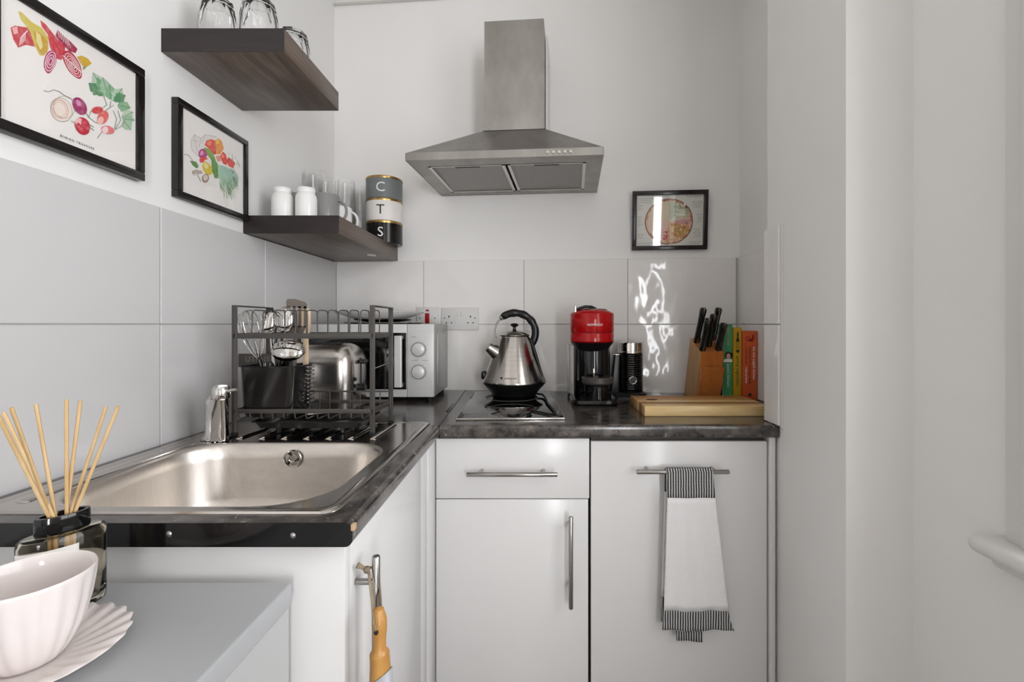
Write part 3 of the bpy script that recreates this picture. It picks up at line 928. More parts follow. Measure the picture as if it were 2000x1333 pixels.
P.poly(q1([(240, 225), (300, 240), (345, 300), (340, 380), (300, 400), (265, 340)]), '#c79c28')
P.poly(q1([(260, 230), (290, 250), (310, 340), (290, 360), (262, 300)]), '#e6d68d')
P.poly(q1([(290, 145), (330, 175), (380, 240), (420, 290), (470, 330), (470, 400), (440, 435), (400, 420), (360, 340), (345, 250), (300, 190)]), '#cf3f4c')
P.poly(q1([(415, 215), (450, 250), (520, 310), (560, 355), (545, 385), (500, 370), (440, 310), (400, 260)]), '#a52a4b')
for k in range(6): P.line(q1([(418 + 14*k, 222 + 12*k), (430 + 16*k, 275 + 14*k)]), 1.0, '#f7ecec')
P.ell(*sc1(362, 445), 12, 23, 0.22, '#b52d63', wob=0.03)
for k in range(3): P.ring(*sc1(364, 445), 9.5 - 3*k, 19 - 6*k, 0.22, 1.4, '#f7e6ea')
P.ell(*sc1(522, 465), 13, 31, -0.52, '#bb1f3e', wob=0.03)
for k in range(4): P.ring(*sc1(524, 470), 10 - 2.6*k, 26 - 6*k, -0.52, 1.2, '#f6e6e6')
P.line(q1([(450, 400), (600, 535)]), 1.4, '#f5e4e4')
P.poly(q1([(555, 410), (590, 402), (635, 425), (660, 460), (620, 485), (590, 470)]), '#d2a92e')
P.poly(q1([(600, 480), (625, 478), (605, 505), (595, 500)]), '#8fa25a')
# bunch of radishes with leaves
for x0, y0, x1, y1, w, c in ((745, 670, 670, 525, 11, '#b7cdb4'), (740, 690, 640, 600, 10, '#4e8a5c'), (760, 690, 700, 560, 9, '#6fa577'), (775, 700, 740, 560, 10, '#9dbf9f'),
                             (800, 720, 790, 610, 10, '#7fae84'), (815, 730, 880, 640, 12, '#b4cfb2'), (820, 725, 905, 690, 10, '#4f9160'), (850, 760, 940, 780, 10, '#8cb58c'),
                             (880, 850, 960, 810, 10, '#b9cfb5'), (885, 860, 970, 870, 9, '#9fc09e'), (890, 870, 945, 940, 9, '#a9c7a8')):
    P.leaf(*sc1(x0, y0), *sc1(x1, y1), w, c, '#5f7f63')
for pts in ([(745, 690), (770, 760), (720, 790)], [(800, 730), (790, 780), (750, 810)], [(820, 760), (760, 800)], [(815, 800), (840, 860), (825, 935)], [(850, 800), (870, 870), (830, 935)], [(905, 870), (870, 915), (830, 940)]):
    P.line(q1(pts), 1.3, '#8c9d86')
P.line(q1([(310, 655), (345, 665), (385, 650), (420, 660), (470, 695), (520, 720)]), 1.1, '#7a7468')
P.ell(*sc1(440, 795), 21, 24, -0.5, '#efe0d4', wob=0.03)
P.ring(*sc1(440, 795), 20, 24, -0.5, 0.9, '#8f8d74')
P.ring(*sc1(430, 790), 15, 19, -0.5, 1.1, '#cf8f84')
P.ring(*sc1(428, 790), 12, 15, -0.5, 0.9, '#d8a79c')
P.ring(*sc1(460, 775), 21, 22, -0.5, 0.8, '#a29a86')
P.ell(*sc1(572, 768), 12, 19, -0.55, '#a01c62')
P.ell(*sc1(562, 745), 4, 7, -0.55, '#d58cb4')
P.line(q1([(620, 820), (640, 850), (690, 890), (720, 880)]), 1.0, '#6f7d5c')
P.ell(*sc1(592, 912), 14, 18, -0.45, '#c41236', wob=0.02)
P.poly(q1([(535, 880), (560, 855), (585, 860), (580, 905), (560, 885), (545, 900)]), '#f2b9bd')
P.line(q1([(640, 900), (675, 920)]), 1.2, '#6f7d5c'); P.line(q1([(640, 915), (675, 945)]), 1.2, '#6f7d5c'); P.line(q1([(510, 875), (540, 890)]), 1.0, '#8b8b70')
P.ell(*sc1(700, 797), 11, 7, -0.1, '#d23b3c'); P.ell(*sc1(740, 850), 10, 14, 0.5, '#e0655c'); P.ell(*sc1(722, 872), 6, 8, 0.4, '#f0b9b0')
P.ell(*sc1(775, 940), 13, 8, 0.25, '#e27a7e'); P.ell(*sc1(755, 940), 6, 7, 0.2, '#f5d5d3'); P.line(q1([(735, 950), (700, 1000)]), 1.0, '#8c7f74')
P.line(q1([(655, 800), (635, 850)]), 0.9, '#7f7668')
P.done(pa)
def fA(v): return (XA + 0.0008, 0.8040 + v.x, 1.4725 + v.y)
lettering('BURIED TREASURE', 0.0056, fA, 'lettering', M['ink'], pa, spacing=1.35)

# small print: bag of vegetables
fc, pc, XB = frame_left('framed_print', 'smaller black framed print of mixed vegetables touching the low shelf', 1.027, 1.279, 1.441, 1.6625, 0.0150, 0.0165)
def LW2(px, py, d=0.0):
    Y = (-XB) * FPX / (CX - px)
    return (XB + d, Y, ZC - (py - CY) * Y / FPX)
P = Print(LW2)
def sc2(x, y): return (340 + x * 160 / 889.0, 190 + y * 240 / 1333.0)
def q2(pts): return [sc2(*p) for p in pts]
P.poly(q2([(180, 480), (220, 405), (290, 440), (340, 405), (440, 420), (480, 450), (350, 500), (280, 580), (255, 640), (190, 570)]), '#e5dfda')
for pts in ([(180, 480), (220, 405), (290, 450), (340, 405), (460, 430)], [(180, 480), (190, 570), (255, 640)], [(220, 405), (235, 520), (260, 600)], [(290, 450), (270, 540)], [(340, 405), (300, 500)], [(200, 470), (270, 480)]):
    P.line(q2(pts), 0.5, '#6e6a66')
P.line(q2([(105, 622), (150, 625), (185, 665), (210, 700)]), 0.9, '#3d4b35')
P.poly(q2([(185, 690), (240, 700), (265, 750), (250, 775), (205, 745), (170, 690)]), '#5d8b4c')
P.poly(q2([(330, 520), (350, 470), (400, 455), (440, 470), (455, 560), (460, 620), (430, 620), (380, 560)]), '#e2432a')
P.ell(*sc2(385, 500), 4, 5, 0.3, '#f08364')
P.poly(q2([(440, 470), (480, 445), (520, 480), (540, 560), (500, 620), (465, 620), (455, 550)]), '#e8962f')
P.poly(q2([(450, 470), (480, 450), (490, 500), (460, 510)]), '#f2c04a')
P.ell(*sc2(312, 615), 9, 10, 0.2, '#b22378'); P.ell(*sc2(300, 605), 3, 5, 0.2, '#e79cc4')
P.poly(q2([(270, 680), (300, 650), (370, 660), (360, 690), (290, 715)]), '#e34a3c')
P.poly(q2([(320, 540), (380, 560), (430, 620), (450, 680), (420, 700), (370, 640)]), '#7ba53a')
P.poly(q2([(495, 640), (530, 590), (560, 620), (580, 690), (570, 740), (530, 720)]), '#e5331f')
P.poly(q2([(570, 690), (590, 650), (640, 690), (665, 720), (640, 770), (590, 750)]), '#e63a22')
P.ell(*sc2(525, 640), 2.5, 4, 0.2, '#f48b74')
P.poly(q2([(450, 640), (490, 630), (510, 690), (470, 700)]), '#e0997a')
P.ell(*sc2(362, 775), 9, 14, -0.5, '#d9c02f'); P.ell(*sc2(345, 745), 4, 6, -0.5, '#ece193')
P.poly(q2([(320, 690), (370, 670), (400, 700), (390, 730), (350, 700)]), '#efe3df')
P.poly(q2([(195, 800), (240, 785), (300, 800), (310, 830), (250, 835), (205, 830)]), '#bfa99a')
P.ell(*sc2(340, 880), 7, 9, 0.2, '#9d8678'); P.ell(*sc2(340, 875), 4.5, 6, 0.2, '#d9cabd')
P.line(q2([(250, 840), (290, 915)]), 1.0, '#6b5a50'); P.line(q2([(205, 800), (195, 825), (230, 850)]), 0.8, '#5f5149')
P.poly(q2([(400, 640), (445, 680), (480, 740), (480, 880), (440, 880), (410, 790)]), '#5f9440')
P.poly(q2([(470, 730), (540, 745), (640, 790), (700, 870), (690, 960), (640, 1000), (600, 950), (520, 960), (480, 860)]), '#a9cbb6')
for k in range(9): P.line(q2([(520 + 10*k, 745 + 6*k), (590 + 12*k, 860 + 9*k), (640 + 5*k, 930 - 6*k)]), 0.8, ('#4f9c84', '#dfeee2', '#6fae94')[k % 3])
random.seed(3)
for k in range(55):
    x0 = 480 + random.random() * 190; y0 = 860 + random.random() * 120
    P.line(q2([(x0, y0), (x0 + random.uniform(10, 45), y0 + random.uniform(40, 150))]), random.uniform(0.5, 1.1), random.choice(['#5f8f5d', '#86a878', '#44684a', '#a8c29a']))
for k in range(25):
    x0 = 580 + random.random() * 120; y0 = 590 + random.random() * 320
    P.line(q2([(x0, y0), (x0 + random.uniform(-25, 30), y0 + random.uniform(10, 60))]), 0.6, random.choice(['#58705c', '#35463c', '#7b957f']))
P.done(pc)

# round pizza print on the back wall
U0 = on_back(0.505, 0, -0.0083)
pf = thing('framed_print', 'black framed print of a round dish drawing, alone beside the cooker hood', 'picture', (U0.x, U0.y, 1.4385), RZB)
pf.rotation_euler = (0.086, 0, RZB)          # hangs a little forward at the top
HW, HH, bar = 0.1385, 0.219, 0.0158
for a, b_, c, d in ((-HW, HW, 0, bar), (-HW, HW, HH - bar, HH), (-HW, -HW + bar, bar, HH - bar), (HW - bar, HW, bar, HH - bar)):
    B().box(a, b_, -0.018, 0, c, d, 0.0014).done('frame_bar', M['frame'], pf, local=True)
B().box(-HW + 0.004, HW - 0.004, -0.004, 0, 0.004, HH - 0.004).done('backing', M['paper2'], pf, local=True)
pp = B().box(-HW + bar - 0.002, HW - bar + 0.002, -0.009, -0.004, bar - 0.002, HH - bar + 0.002).done('print', M['paper2'], pf, local=True)
B().box(-HW + bar - 0.002, HW - bar + 0.002, -0.0115, -0.010, bar - 0.002, HH - bar + 0.002).done('glass_pane', M['pane'], pf, local=True)
def PZ(u, v, d=0.0): return (-HW + (u - 100) / 1480.0 * 2 * HW, -0.009 - d, HH - (v - 85) / 1165.0 * HH)
P = Print(PZ)
P.ell(828, 690, 475, 455, 0, '#a4653e', n=48, wob=0.004)
P.ell(828, 690, 450, 430, 0, '#d9b48f', n=48)
P.ring(828, 690, 462, 442, 0, 14, '#7c3f26', n=48)
def wedge(a0, a1, col, r=420):
    pts = [(828, 690)] + [(828 + r * math.cos(a0 + (a1 - a0) * k / 10), 690 + r * 0.955 * math.sin(a0 + (a1 - a0) * k / 10)) for k in range(11)]
    P.poly(pts, col)
wedge(-PI/2, -0.75, '#a9b497'); wedge(-0.75, -0.12, '#d9dcc2'); wedge(-0.12, 0.28, '#d9a6a3'); wedge(0.28, 1.1, '#c38f3c')
wedge(1.1, 1.75, '#cf9f6a'); wedge(1.75, 2.6, '#e0bdb0'); wedge(2.6, 3.6, '#dcbfa8'); wedge(3.6, 1.5*PI, '#d7c6a4')
random.seed(11)
for k in range(16): P.ell(1010 + random.uniform(-60, 190), 470 + random.uniform(-110, 100), 30, 32, 0, '#e6e8cd', n=12); 
for k in range(16): P.ring(1010 + random.uniform(-60, 190), 470 + random.uniform(-110, 100), 28, 30, 0, 7, '#7d8560', n=12)
for k in range(6): P.line([(960, 590 + 26*k), (1100, 600 + 27*k), (1240, 580 + 27*k)], 9, '#b9736f')
for k in range(40):
    x = 860 + random.uniform(0, 330); y = 720 + random.uniform(0, 330)
    if math.hypot(x - 828, y - 690) < 420: P.ell(x, y, random.uniform(14, 34), random.uniform(10, 22), random.uniform(0, 3), random.choice(['#b9782b', '#e0b24a', '#8e6a2b', '#d98c52', '#e6cf9a']), n=10)
for k in range(16): P.ell(770 + random.uniform(-50, 70), 960 + random.uniform(-80, 90), random.uniform(12, 30), random.uniform(10, 22), random.uniform(0, 3), random.choice(['#c9524b', '#dd7d70', '#b33a3c']), n=10)
for k in range(45):
    a = random.uniform(0, 2*PI); x, y = 828 + 435 * math.cos(a), 690 + 418 * math.sin(a)
    P.ell(x, y, random.uniform(16, 36), random.uniform(8, 15), a + PI/2, random.choice(['#8d4a2b', '#c07d50', '#d8a67e', '#b5573a']), n=10)
# hand-written notes round the edge, as small strokes
for x, y, w, n in ((240, 235, 230, 3), (215, 370, 90, 3), (205, 590, 80, 6), (205, 935, 110, 3), (210, 1110, 270, 2), (1145, 185, 300, 2), (1265, 305, 190, 4), (1370, 560, 90, 5), (1310, 850, 140, 5), (1215, 1095, 240, 2)):
    for k in range(n):
        xx = x + (k % 2) * 25
        while xx < x + w - (k % 2) * 30:
            ww = random.uniform(14, 46)
            P.line([(xx, y + 36*k), (xx + ww*0.5, y + 36*k + random.uniform(-6, 6)), (xx + ww, y + 36*k)], 7, '#55504a')
            xx += ww + 14
P.done(pp, local=True)

# ------------------------------------------------------------------ cooker hood
hp = on_back(-0.0655, 0, -0.0083)
hd = thing('cooker_hood', 'stainless steel chimney cooker hood with two filters and five buttons', 'cooker hood', (hp.x, hp.y, 1.6625), RZB)
W2, D0 = 0.3035, -0.400
b = B()
b.loft([[Vector(p) for p in ((-W2, D0, 0.0225), (W2, D0, 0.0225), (W2, 0, 0.0225), (-W2, 0, 0.0225))],
        [Vector(p) for p in ((-0.088, -0.252, 0.1455), (0.118, -0.252, 0.1455), (0.118, 0, 0.1455), (-0.088, 0, 0.1455))]], True, True)
b.done('canopy', M['hoodsteel'], hd, local=True, smooth=False)
lip = B()
lip.box(-W2, W2, D0, D0 + 0.002, 0.0, 0.0235); lip.box(-W2, -W2 + 0.002, D0, 0, 0.0, 0.0235); lip.box(W2 - 0.002, W2, D0, 0, 0.0, 0.0235); lip.box(-W2, W2, -0.002, 0, 0.0, 0.0235)
lip.done('lip', M['hoodsteel'], hd, local=True, smooth=False)
un = B()
for a, b_, c, d in ((-W2 + 0.002, W2 - 0.002, D0 + 0.002, D0 + 0.062), (-W2 + 0.002, W2 - 0.002, -0.045, -0.002), (-W2 + 0.002, -W2 + 0.052, D0 + 0.062, -0.045), (W2 - 0.052, W2 - 0.002, D0 + 0.062, -0.045)):
    un.box(a, b_, c, d, 0.001, 0.008)
un.done('underside', M['hoodsteel'], hd, local=True, smooth=False)
B().box(-0.085, 0.115, -0.254, 0, 0.144, 0.512).done('chimney', M['hoodsteel'], hd, local=True, smooth=False)
B().box(-0.089, 0.119, -0.2545, 0, 0.1425, 0.1455).done('chimney_seam', M['dark'], hd, local=True, smooth=False)
B().box(0.117, 0.124, -0.18, 0, 0.146, 0.50).done('wall_bracket', M['white_pl'], hd, local=True)
for sx in (-1, 1):
    x0, x1 = (-0.2525, -0.004) if sx < 0 else (0.004, 0.2525)
    fl = B().box(x0, x1, D0 + 0.064, -0.047, 0.006, 0.010).done('filter', M['mesh'], hd, local=True, smooth=False)
    fr = B()
    y0, y1 = D0 + 0.064, -0.047
    fr.box(x0, x1, y0, y0 + 0.006, 0.000, 0.006); fr.box(x0, x1, y1 - 0.008, y1, 0.000, 0.006); fr.box(x0, x0 + 0.010, y0, y1, 0.000, 0.006); fr.box(x1 - 0.010, x1, y0, y1, 0.000, 0.006)
    fr.done('filter_rim', M['knife_tang'], fl, local=True, smooth=False)
    xm = (x0 + x1) / 2
    B().box(xm - 0.040, xm + 0.040, D0 + 0.071, D0 + 0.088, 0.002, 0.006, 0.001).done('filter_handle', M['dark'], fl, local=True)
for k in range(5):
    xk = 0.137 + k * 0.0172
    B().tube([(xk, D0 + 0.001, 0.0115), (xk, D0 - 0.003, 0.0115), (xk, D0 - 0.0045, 0.0115)], [0.0058, 0.0058, 0.004], 14).done('button', M['chrome'], hd, local=True)
B().box(-0.075, 0.055, -0.030, -0.018, -0.0005, 0.001).done('lamp_cover', M['satin'], hd, local=True)

# ------------------------------------------------------------------ sockets
def plate(name, label, cat, x, z, w, h):
    p = on_back(x, z)
    t = thing(name, label, cat, (p.x, p.y, p.z), RZB)
    B().box(-w/2, w/2, -0.009, 0, -h/2, h/2, 0.002).done('plate', M['white_pl'], t, local=True)
    return t
so = plate('double_socket', 'white double plug socket on the tiles left of the kettle', 'socket', -0.2925, 1.179, 0.1465, 0.0865)
for sx in (-1, 1):
    B().box(sx*0.0425 - 0.0018, sx*0.0425 + 0.0018, -0.0096, -0.0085, 0.004, 0.0125).done('pin_hole', M['dark'], so, local=True)
    for dx in (-0.0105, 0.0105):
        B().box(sx*0.0425 + dx - 0.0030, sx*0.0425 + dx + 0.0030, -0.0096, -0.0085, -0.0175, -0.0140).done('pin_hole', M['dark'], so, local=True)
    rk = B().box(sx*0.0068 - 0.0052, sx*0.0068 + 0.0052, -0.0115, -0.008, 0.010, 0.027, 0.001)
    rk.done('rocker_switch', M['white_pl'], so, local=True)
    B().lathe([(0, 0.0008), (0.0022, 0.0006), (0.0024, 0)], (0, 0, 0), 10).xf(0, Matrix.Translation((sx*0.0603, -0.009, 0.0025)) @ Matrix.Rotation(PI/2, 4, 'X')).done('screw', M['dark'], so, local=True)
ck = plate('cooker_switch', 'white wall switch with a red rocker, behind the microwave', 'switch', -0.421, 1.181, 0.0865, 0.0865)
B().box(-0.0088, 0.0088, -0.013, -0.008, -0.020, 0.020, 0.002).done('rocker_switch', M['red_sw'], ck, local=True)
B().box(-0.006, 0.006, -0.0102, -0.0085, 0.027, 0.034, 0.0006).done('neon_lamp', M['red_sw'], ck, local=True)
for sx in (-1, 1):
    B().lathe([(0, 0.0008), (0.0022, 0.0006), (0.0024, 0)], (0, 0, 0), 10).xf(0, Matrix.Translation((sx*0.030, -0.009, 0.0)) @ Matrix.Rotation(PI/2, 4, 'X')).done('screw', M['dark'], ck, local=True)

# ------------------------------------------------------------------ microwave
mwt = thing('microwave', 'silver microwave oven with two round dials, in the worktop corner', 'microwave', (-0.555, 1.66, WT))
X0, X1, Y0, Y1, Z0, Z1 = -0.775, -0.336, 1.545, 1.783, WT + 0.016, 1.158
B().box(X0, X1, Y0 + 0.012, Y1, Z0, Z1, 0.003).done('casing', M['mw_side'], mwt)
B().box(X1 - 0.001, X1 + 0.0015, Y0 + 0.05, Y1 - 0.02, Z0 + 0.03, Z1 - 0.035, 0.0012).done('side_panel', M['mw_side'], mwt)
DRX = -0.424
dr = B().box(X0, DRX, Y0 - 0.012, Y0 + 0.011, Z0, Z1, 0.002).done('door', M['mw'], mwt)
B().box(X0 + 0.012, DRX - 0.0015, Y0 - 0.0135, Y0 - 0.008, Z0 + 0.026, Z1 - 0.029).done('door_glass', M['black_gloss'], dr)
hb = B()
hb.loft([rrect(-0.459, -0.434, Y0 - 0.040, Y0 - 0.028, 0.004, z) for z in (Z0 + 0.036, Z0 + 0.040, Z1 - 0.042, Z1 - 0.038)])
hb.box(-0.456, -0.436, Y0 - 0.034, Y0 - 0.012, Z0 + 0.036, Z0 + 0.048, 0.002); hb.box(-0.456, -0.436, Y0 - 0.034, Y0 - 0.012, Z1 - 0.050, Z1 - 0.038, 0.002)
hb.done('door_handle', M['mw'], dr)
cp = B().box(DRX + 0.001, X1 + 0.001, Y0 - 0.012, Y0 + 0.011, Z0, Z1, 0.002).done('control_panel', M['mw'], mwt)
B().box(DRX + 0.006, X1 - 0.006, Y0 - 0.0128, Y0 - 0.011, Z0 + 0.026, Z1 - 0.026, 0.0006).done('dial_plate', M['mw'], cp)
for px, py in ((818, 683), (818, 727)):
    q = px2(px, py, Y0 - 0.013)
    k = B(); k.tube([(q.x, Y0 - 0.012, q.z), (q.x, Y0 - 0.013, q.z), (q.x, Y0 - 0.024, q.z), (q.x, Y0 - 0.026, q.z)], [0.0225, 0.0225, 0.0205, 0.017], 28)
    kn = k.done('dial', M['mw'], cp)
    rg = B(); rg.tube(arc((q.x, Y0 - 0.0131, q.z), 0.0240, 0, 2*PI * 31/32, 31), 0.0008, 6, closed=True); rg.done('dial_ring', M['mark'], kn)
    for j in range(9):
        a = -0.6 + j * (PI + 1.2) / 8
        B().tube([(q.x + 0.027*math.cos(a), Y0 - 0.0131, q.z + 0.027*math.sin(a)), (q.x + 0.0295*math.cos(a), Y0 - 0.0131, q.z + 0.0295*math.sin(a))], 0.0005, 4).done('dial_mark', M['mark'], kn)
for px0, px1, py in ((803, 813, 658.5), (804, 817, 704.5), (824, 836, 704.5)):
    B().tube([px2(px0, py, Y0 - 0.013), px2(px1, py, Y0 - 0.013)], 0.0006, 4).done('printed_line', M['mark'], cp)
for fx in (X0 + 0.03, X1 - 0.02):
    for fy in (Y0 + 0.02, Y1 - 0.03):
        B().lathe([(0, 0), (0.010, 0), (0.013, 0.017), (0, 0.017)], (fx, fy, WT), 14).done('foot', M['rubber'], mwt)

# on top of the microwave: dark wire trivet and a wide white plate on two smaller ones
tv = thing('baking_tray', 'thin dark metal tray lying on the microwave under the plates', 'tray', (-0.545, 1.66, Z1))
B().loft([rrect(-0.645, -0.430, 1.58, 1.75, 0.02, Z1 + 0.0005), rrect(-0.650, -0.425, 1.575, 1.755, 0.022, Z1 + 0.004), rrect(-0.652, -0.423, 1.573, 1.757, 0.022, Z1 + 0.0045)]).done('tray_base', M['dark'], tv)
B().tube(rrect(-0.654, -0.421, 1.571, 1.759, 0.022, Z1 + 0.005), 0.0022, 8, closed=True).done('rolled_rim', M['satin'], tv)
tag(B().lathe([(0, 0), (0.045, 0), (0.06, 0.003), (0.098, 0.009), (0.100, 0.011), (0.097, 0.0115), (0.06, 0.007), (0, 0.006)], (-0.545, 1.665, Z1 + 0.0056), 40).done('side_plate', M['satin'], None, loc=(-0.545, 1.665, Z1 + 0.0056)),
    'small dull metal plate between the tray and white platter', 'plate')
tag(B().lathe([(0, 0), (0.085, 0), (0.105, 0.006), (0.150, 0.023), (0.153, 0.026), (0.148, 0.0265), (0.10, 0.011), (0, 0.006)], (-0.552, 1.655, Z1 + 0.0172), 56).done('serving_plate', M['ceramic'], None, loc=(-0.552, 1.655, Z1 + 0.0172)),
    'wide white shallow dish lying on top of the microwave', 'plate')

# ------------------------------------------------------------------ toaster
tt = thing('toaster', 'polished steel two slot toaster between dish rack and microwave', 'toaster', (-0.64, 1.39, WT))
TX0, TX1, TY0, TY1, TZ0, TZ1 = -0.768, -0.522, 1.305, 1.470, WT + 0.012, 1.1005
rings = []
for d, z in ((0.002, TZ0), (0.0, TZ0 + 0.006), (0.0, TZ1 - 0.060)):
    rings.append(rrect(TX0 + d, TX1 - d, TY0 + d, TY1 - d, 0.042, z))
for k in range(1, 9):
    a = PI/2 * k / 8
    d = 0.050 * (1 - math.cos(a)); z = TZ1 - 0.060 + 0.060 * math.sin(a)
    rings.append(rrect(TX0 + d * 0.9, TX1 - d * 0.9, TY0 + d, TY1 - d, 0.042 - d * 0.4, z))
tb = B(); tb.loft(rings); tb.done('body', M['toast'], tt, ang=60)
B().loft([rrect(TX0 + 0.006, TX1 - 0.006, TY0 + 0.006, TY1 - 0.006, 0.05, z) for z in (WT + 0.003, TZ0 + 0.001)]).done('base', M['black'], tt)
for y in (1.355, 1.405):
    B().box(-0.725, -0.565, y - 0.010, y + 0.010, TZ1 - 0.001, TZ1 + 0.0012).done('slot', M['dark'], tt)
EX = TX1 + 0.0008
B().box(EX - 0.002, EX + 0.0006, 1.386, 1.391, 0.965, 1.058).done('lever_slot', M['dark'], tt)
lv = B(); lv.box(EX, EX + 0.018, 1.372, 1.405, 1.040, 1.053, 0.004); lv.done('lever', M['black'], tt)
B().tube([(EX - 0.001, 1.387, 0.967), (EX + 0.012, 1.387, 0.967), (EX + 0.015, 1.387, 0.967)], [0.0135, 0.0125, 0.009], 20).done('browning_knob', M['black'], tt)
for z in (0.958, 0.978, 0.998):
    B().tube([(EX - 0.001, 1.343, z), (EX + 0.002, 1.345, z), (EX + 0.003, 1.345, z)], [0.0055, 0.0055, 0.004], 14).done('button', M['black'], tt)

# ------------------------------------------------------------------ dish rack
dk = thing('dish_rack', 'black metal two tier dish rack standing over the sink drainer', 'dish rack', (-0.53, 1.13, WT))
RX0, RX1, RY0, RY1, RT = -0.6925, -0.3655, 1.057, 1.195, 1.199
for x in (RX0, RX1):
    a, c = (x, x + 0.012) if x == RX0 else (x - 0.012, x)
    B().box(a, c, RY0, RY0 + 0.0035, WT + 0.004, RT, 0.001).done('post', M['black_matt'], dk)
    B().box(a, c, RY1 - 0.0035, RY1, WT + 0.004, RT, 0.001).done('post', M['black_matt'], dk)
    B().box(a, c, RY0, RY1, RT - 0.0015, RT + 0.002, 0.001).done('top_strap', M['black_matt'], dk)
    for y in (RY0, RY1 - 0.004):
        B().box(a - 0.0008, c + 0.0008, y - 0.001, y + 0.005, WT + 0.002, WT + 0.010, 0.001).done('foot', M['rubber'], dk)
    B().box(a + 0.004, c - 0.004, RY0, RY1, 0.952, 0.963, 0.001).done('side_bar', M['black_matt'], dk)
    B().box(a + 0.004, c - 0.004, RY0, RY1, 1.1245, 1.137, 0.001).done('side_bar', M['black_matt'], dk)
    if x == RX1: B().tube([(a + 0.006, RY0, 1.054), (a + 0.006, RY1, 1.060)], 0.0012, 8).done('side_wire', M['satin'], dk)
for z0, z1 in ((1.1245, 1.137), (0.9535, 0.9635)):
    B().box(RX0 + 0.010, RX1 - 0.010, RY0 + 0.0006, RY0 + 0.0034, z0, z1, 0.0008).done('front_bar', M['black_matt'], dk)
    B().box(RX0 + 0.010, RX1 - 0.010, RY1 - 0.0034, RY1 - 0.0006, z0, z1, 0.0008).done('rear_bar', M['black_matt'], dk)
B().tube([(RX0 + 0.01, RY1 - 0.012, 0.986), (RX1 - 0.01, RY1 - 0.012, 0.986)], 0.0022, 8).done('rear_rim_wire', M['black_matt'], dk)
pts = None
for k in range(12):                                   # plate dividers: inverted hoops running back from the front bar
    x = -0.649 + k * 0.0249
    B().tube([(x, RY0 + 0.006, 1.126), (x, RY0 + 0.006, 1.180), (x, RY0 + 0.010, 1.188), (x, RY0 + 0.018, 1.190), (x, RY0 + 0.050, 1.190), (x, RY0 + 0.058, 1.187), (x, RY0 + 0.060, 1.180), (x, RY0 + 0.060, 1.126)], 0.0014, 6).done('divider_wire', M['black_matt'], dk)
for yy in (RY0 + 0.006, RY0 + 0.060, RY0 + 0.10):
    B().tube([(RX0 + 0.008, yy, 1.1275), (RX1 - 0.008, yy, 1.1275)], 0.0016, 6).done('tier_wire', M['black_matt'], dk)
for k in range(13):                                   # lower basket wires
    x = -0.678 + k * 0.0257
    B().tube([(x, RY0 + 0.003, 0.956), (x, RY0 + 0.004, 0.943), (x, RY0 + 0.008, 0.940), (x, RY1 - 0.018, 0.940), (x, RY1 - 0.013, 0.943), (x, RY1 - 0.012, 0.986)], 0.0014, 6).done('basket_wire', M['black_matt'], dk)
ty = thing('drip_tray', 'shallow black drip tray slid beneath the dish rack basket', 'tray', (-0.53, 1.13, WT))
B().loft([rrect(-0.640, -0.410, 1.072, 1.182, 0.010, 0.9165), rrect(-0.648, -0.402, 1.066, 1.186, 0.010, 0.930), rrect(-0.656, -0.394, 1.060, 1.190, 0.012, 0.932), rrect(-0.656, -0.394, 1.060, 1.190, 0.012, 0.9335),
          rrect(-0.648, -0.402, 1.067, 1.185, 0.010, 0.9325), rrect(-0.638, -0.412, 1.074, 1.180, 0.010, 0.9185)]).done('pan', M['black'], ty)
for fx in (-0.60, -0.45):
    for fy in (1.085, 1.170):
        B().cyl((fx, fy, WT + 0.004), (fx, fy, 0.918), 0.006, 10).done('foot', M['black'], ty)

# utensil tub with slotted side
ut = thing('utensil_tub', 'black plastic utensil tub embossed with lettering, inside the rack', 'tub', (-0.615, 1.125, 0.942))
tb = B()
o0 = [rrect(-0.672, -0.562, 1.068, 1.150, 0.016, 0.9425), rrect(-0.678, -0.556, 1.064, 1.154, 0.018, 0.955), rrect(-0.683, -0.550, 1.062, 1.158, 0.019, 1.0565), rrect(-0.685, -0.548, 1.060, 1.160, 0.020, 1.0605),
      rrect(-0.682, -0.551, 1.063, 1.157, 0.018, 1.0605), rrect(-0.676, -0.558, 1.066, 1.152, 0.016, 0.957), rrect(-0.67, -0.564, 1.070, 1.148, 0.015, 0.947)]
tb.loft(o0); tb.done('tub', M['tub'], ut, ang=50)
pl = B().box(-0.744, -0.598, 1.1605, 1.1645, 1.050, 1.0835, 0.001).done('name_plate', M['black_matt'], ut)
lettering('UTENSILS', 0.0190, lambda v: (-0.682 + v.x, 1.1603 - v.z, 1.0690 + v.y), 'lettering', M['emboss'], pl, extrude=0.0006, spacing=1.1)
for k in range(10):
    z = 0.965 + k * 0.0095
    B().box(-0.5535, -0.5475, 1.120, 1.150, z, z + 0.0048, 0.0006).done('side_slat', M['satin'], ut)

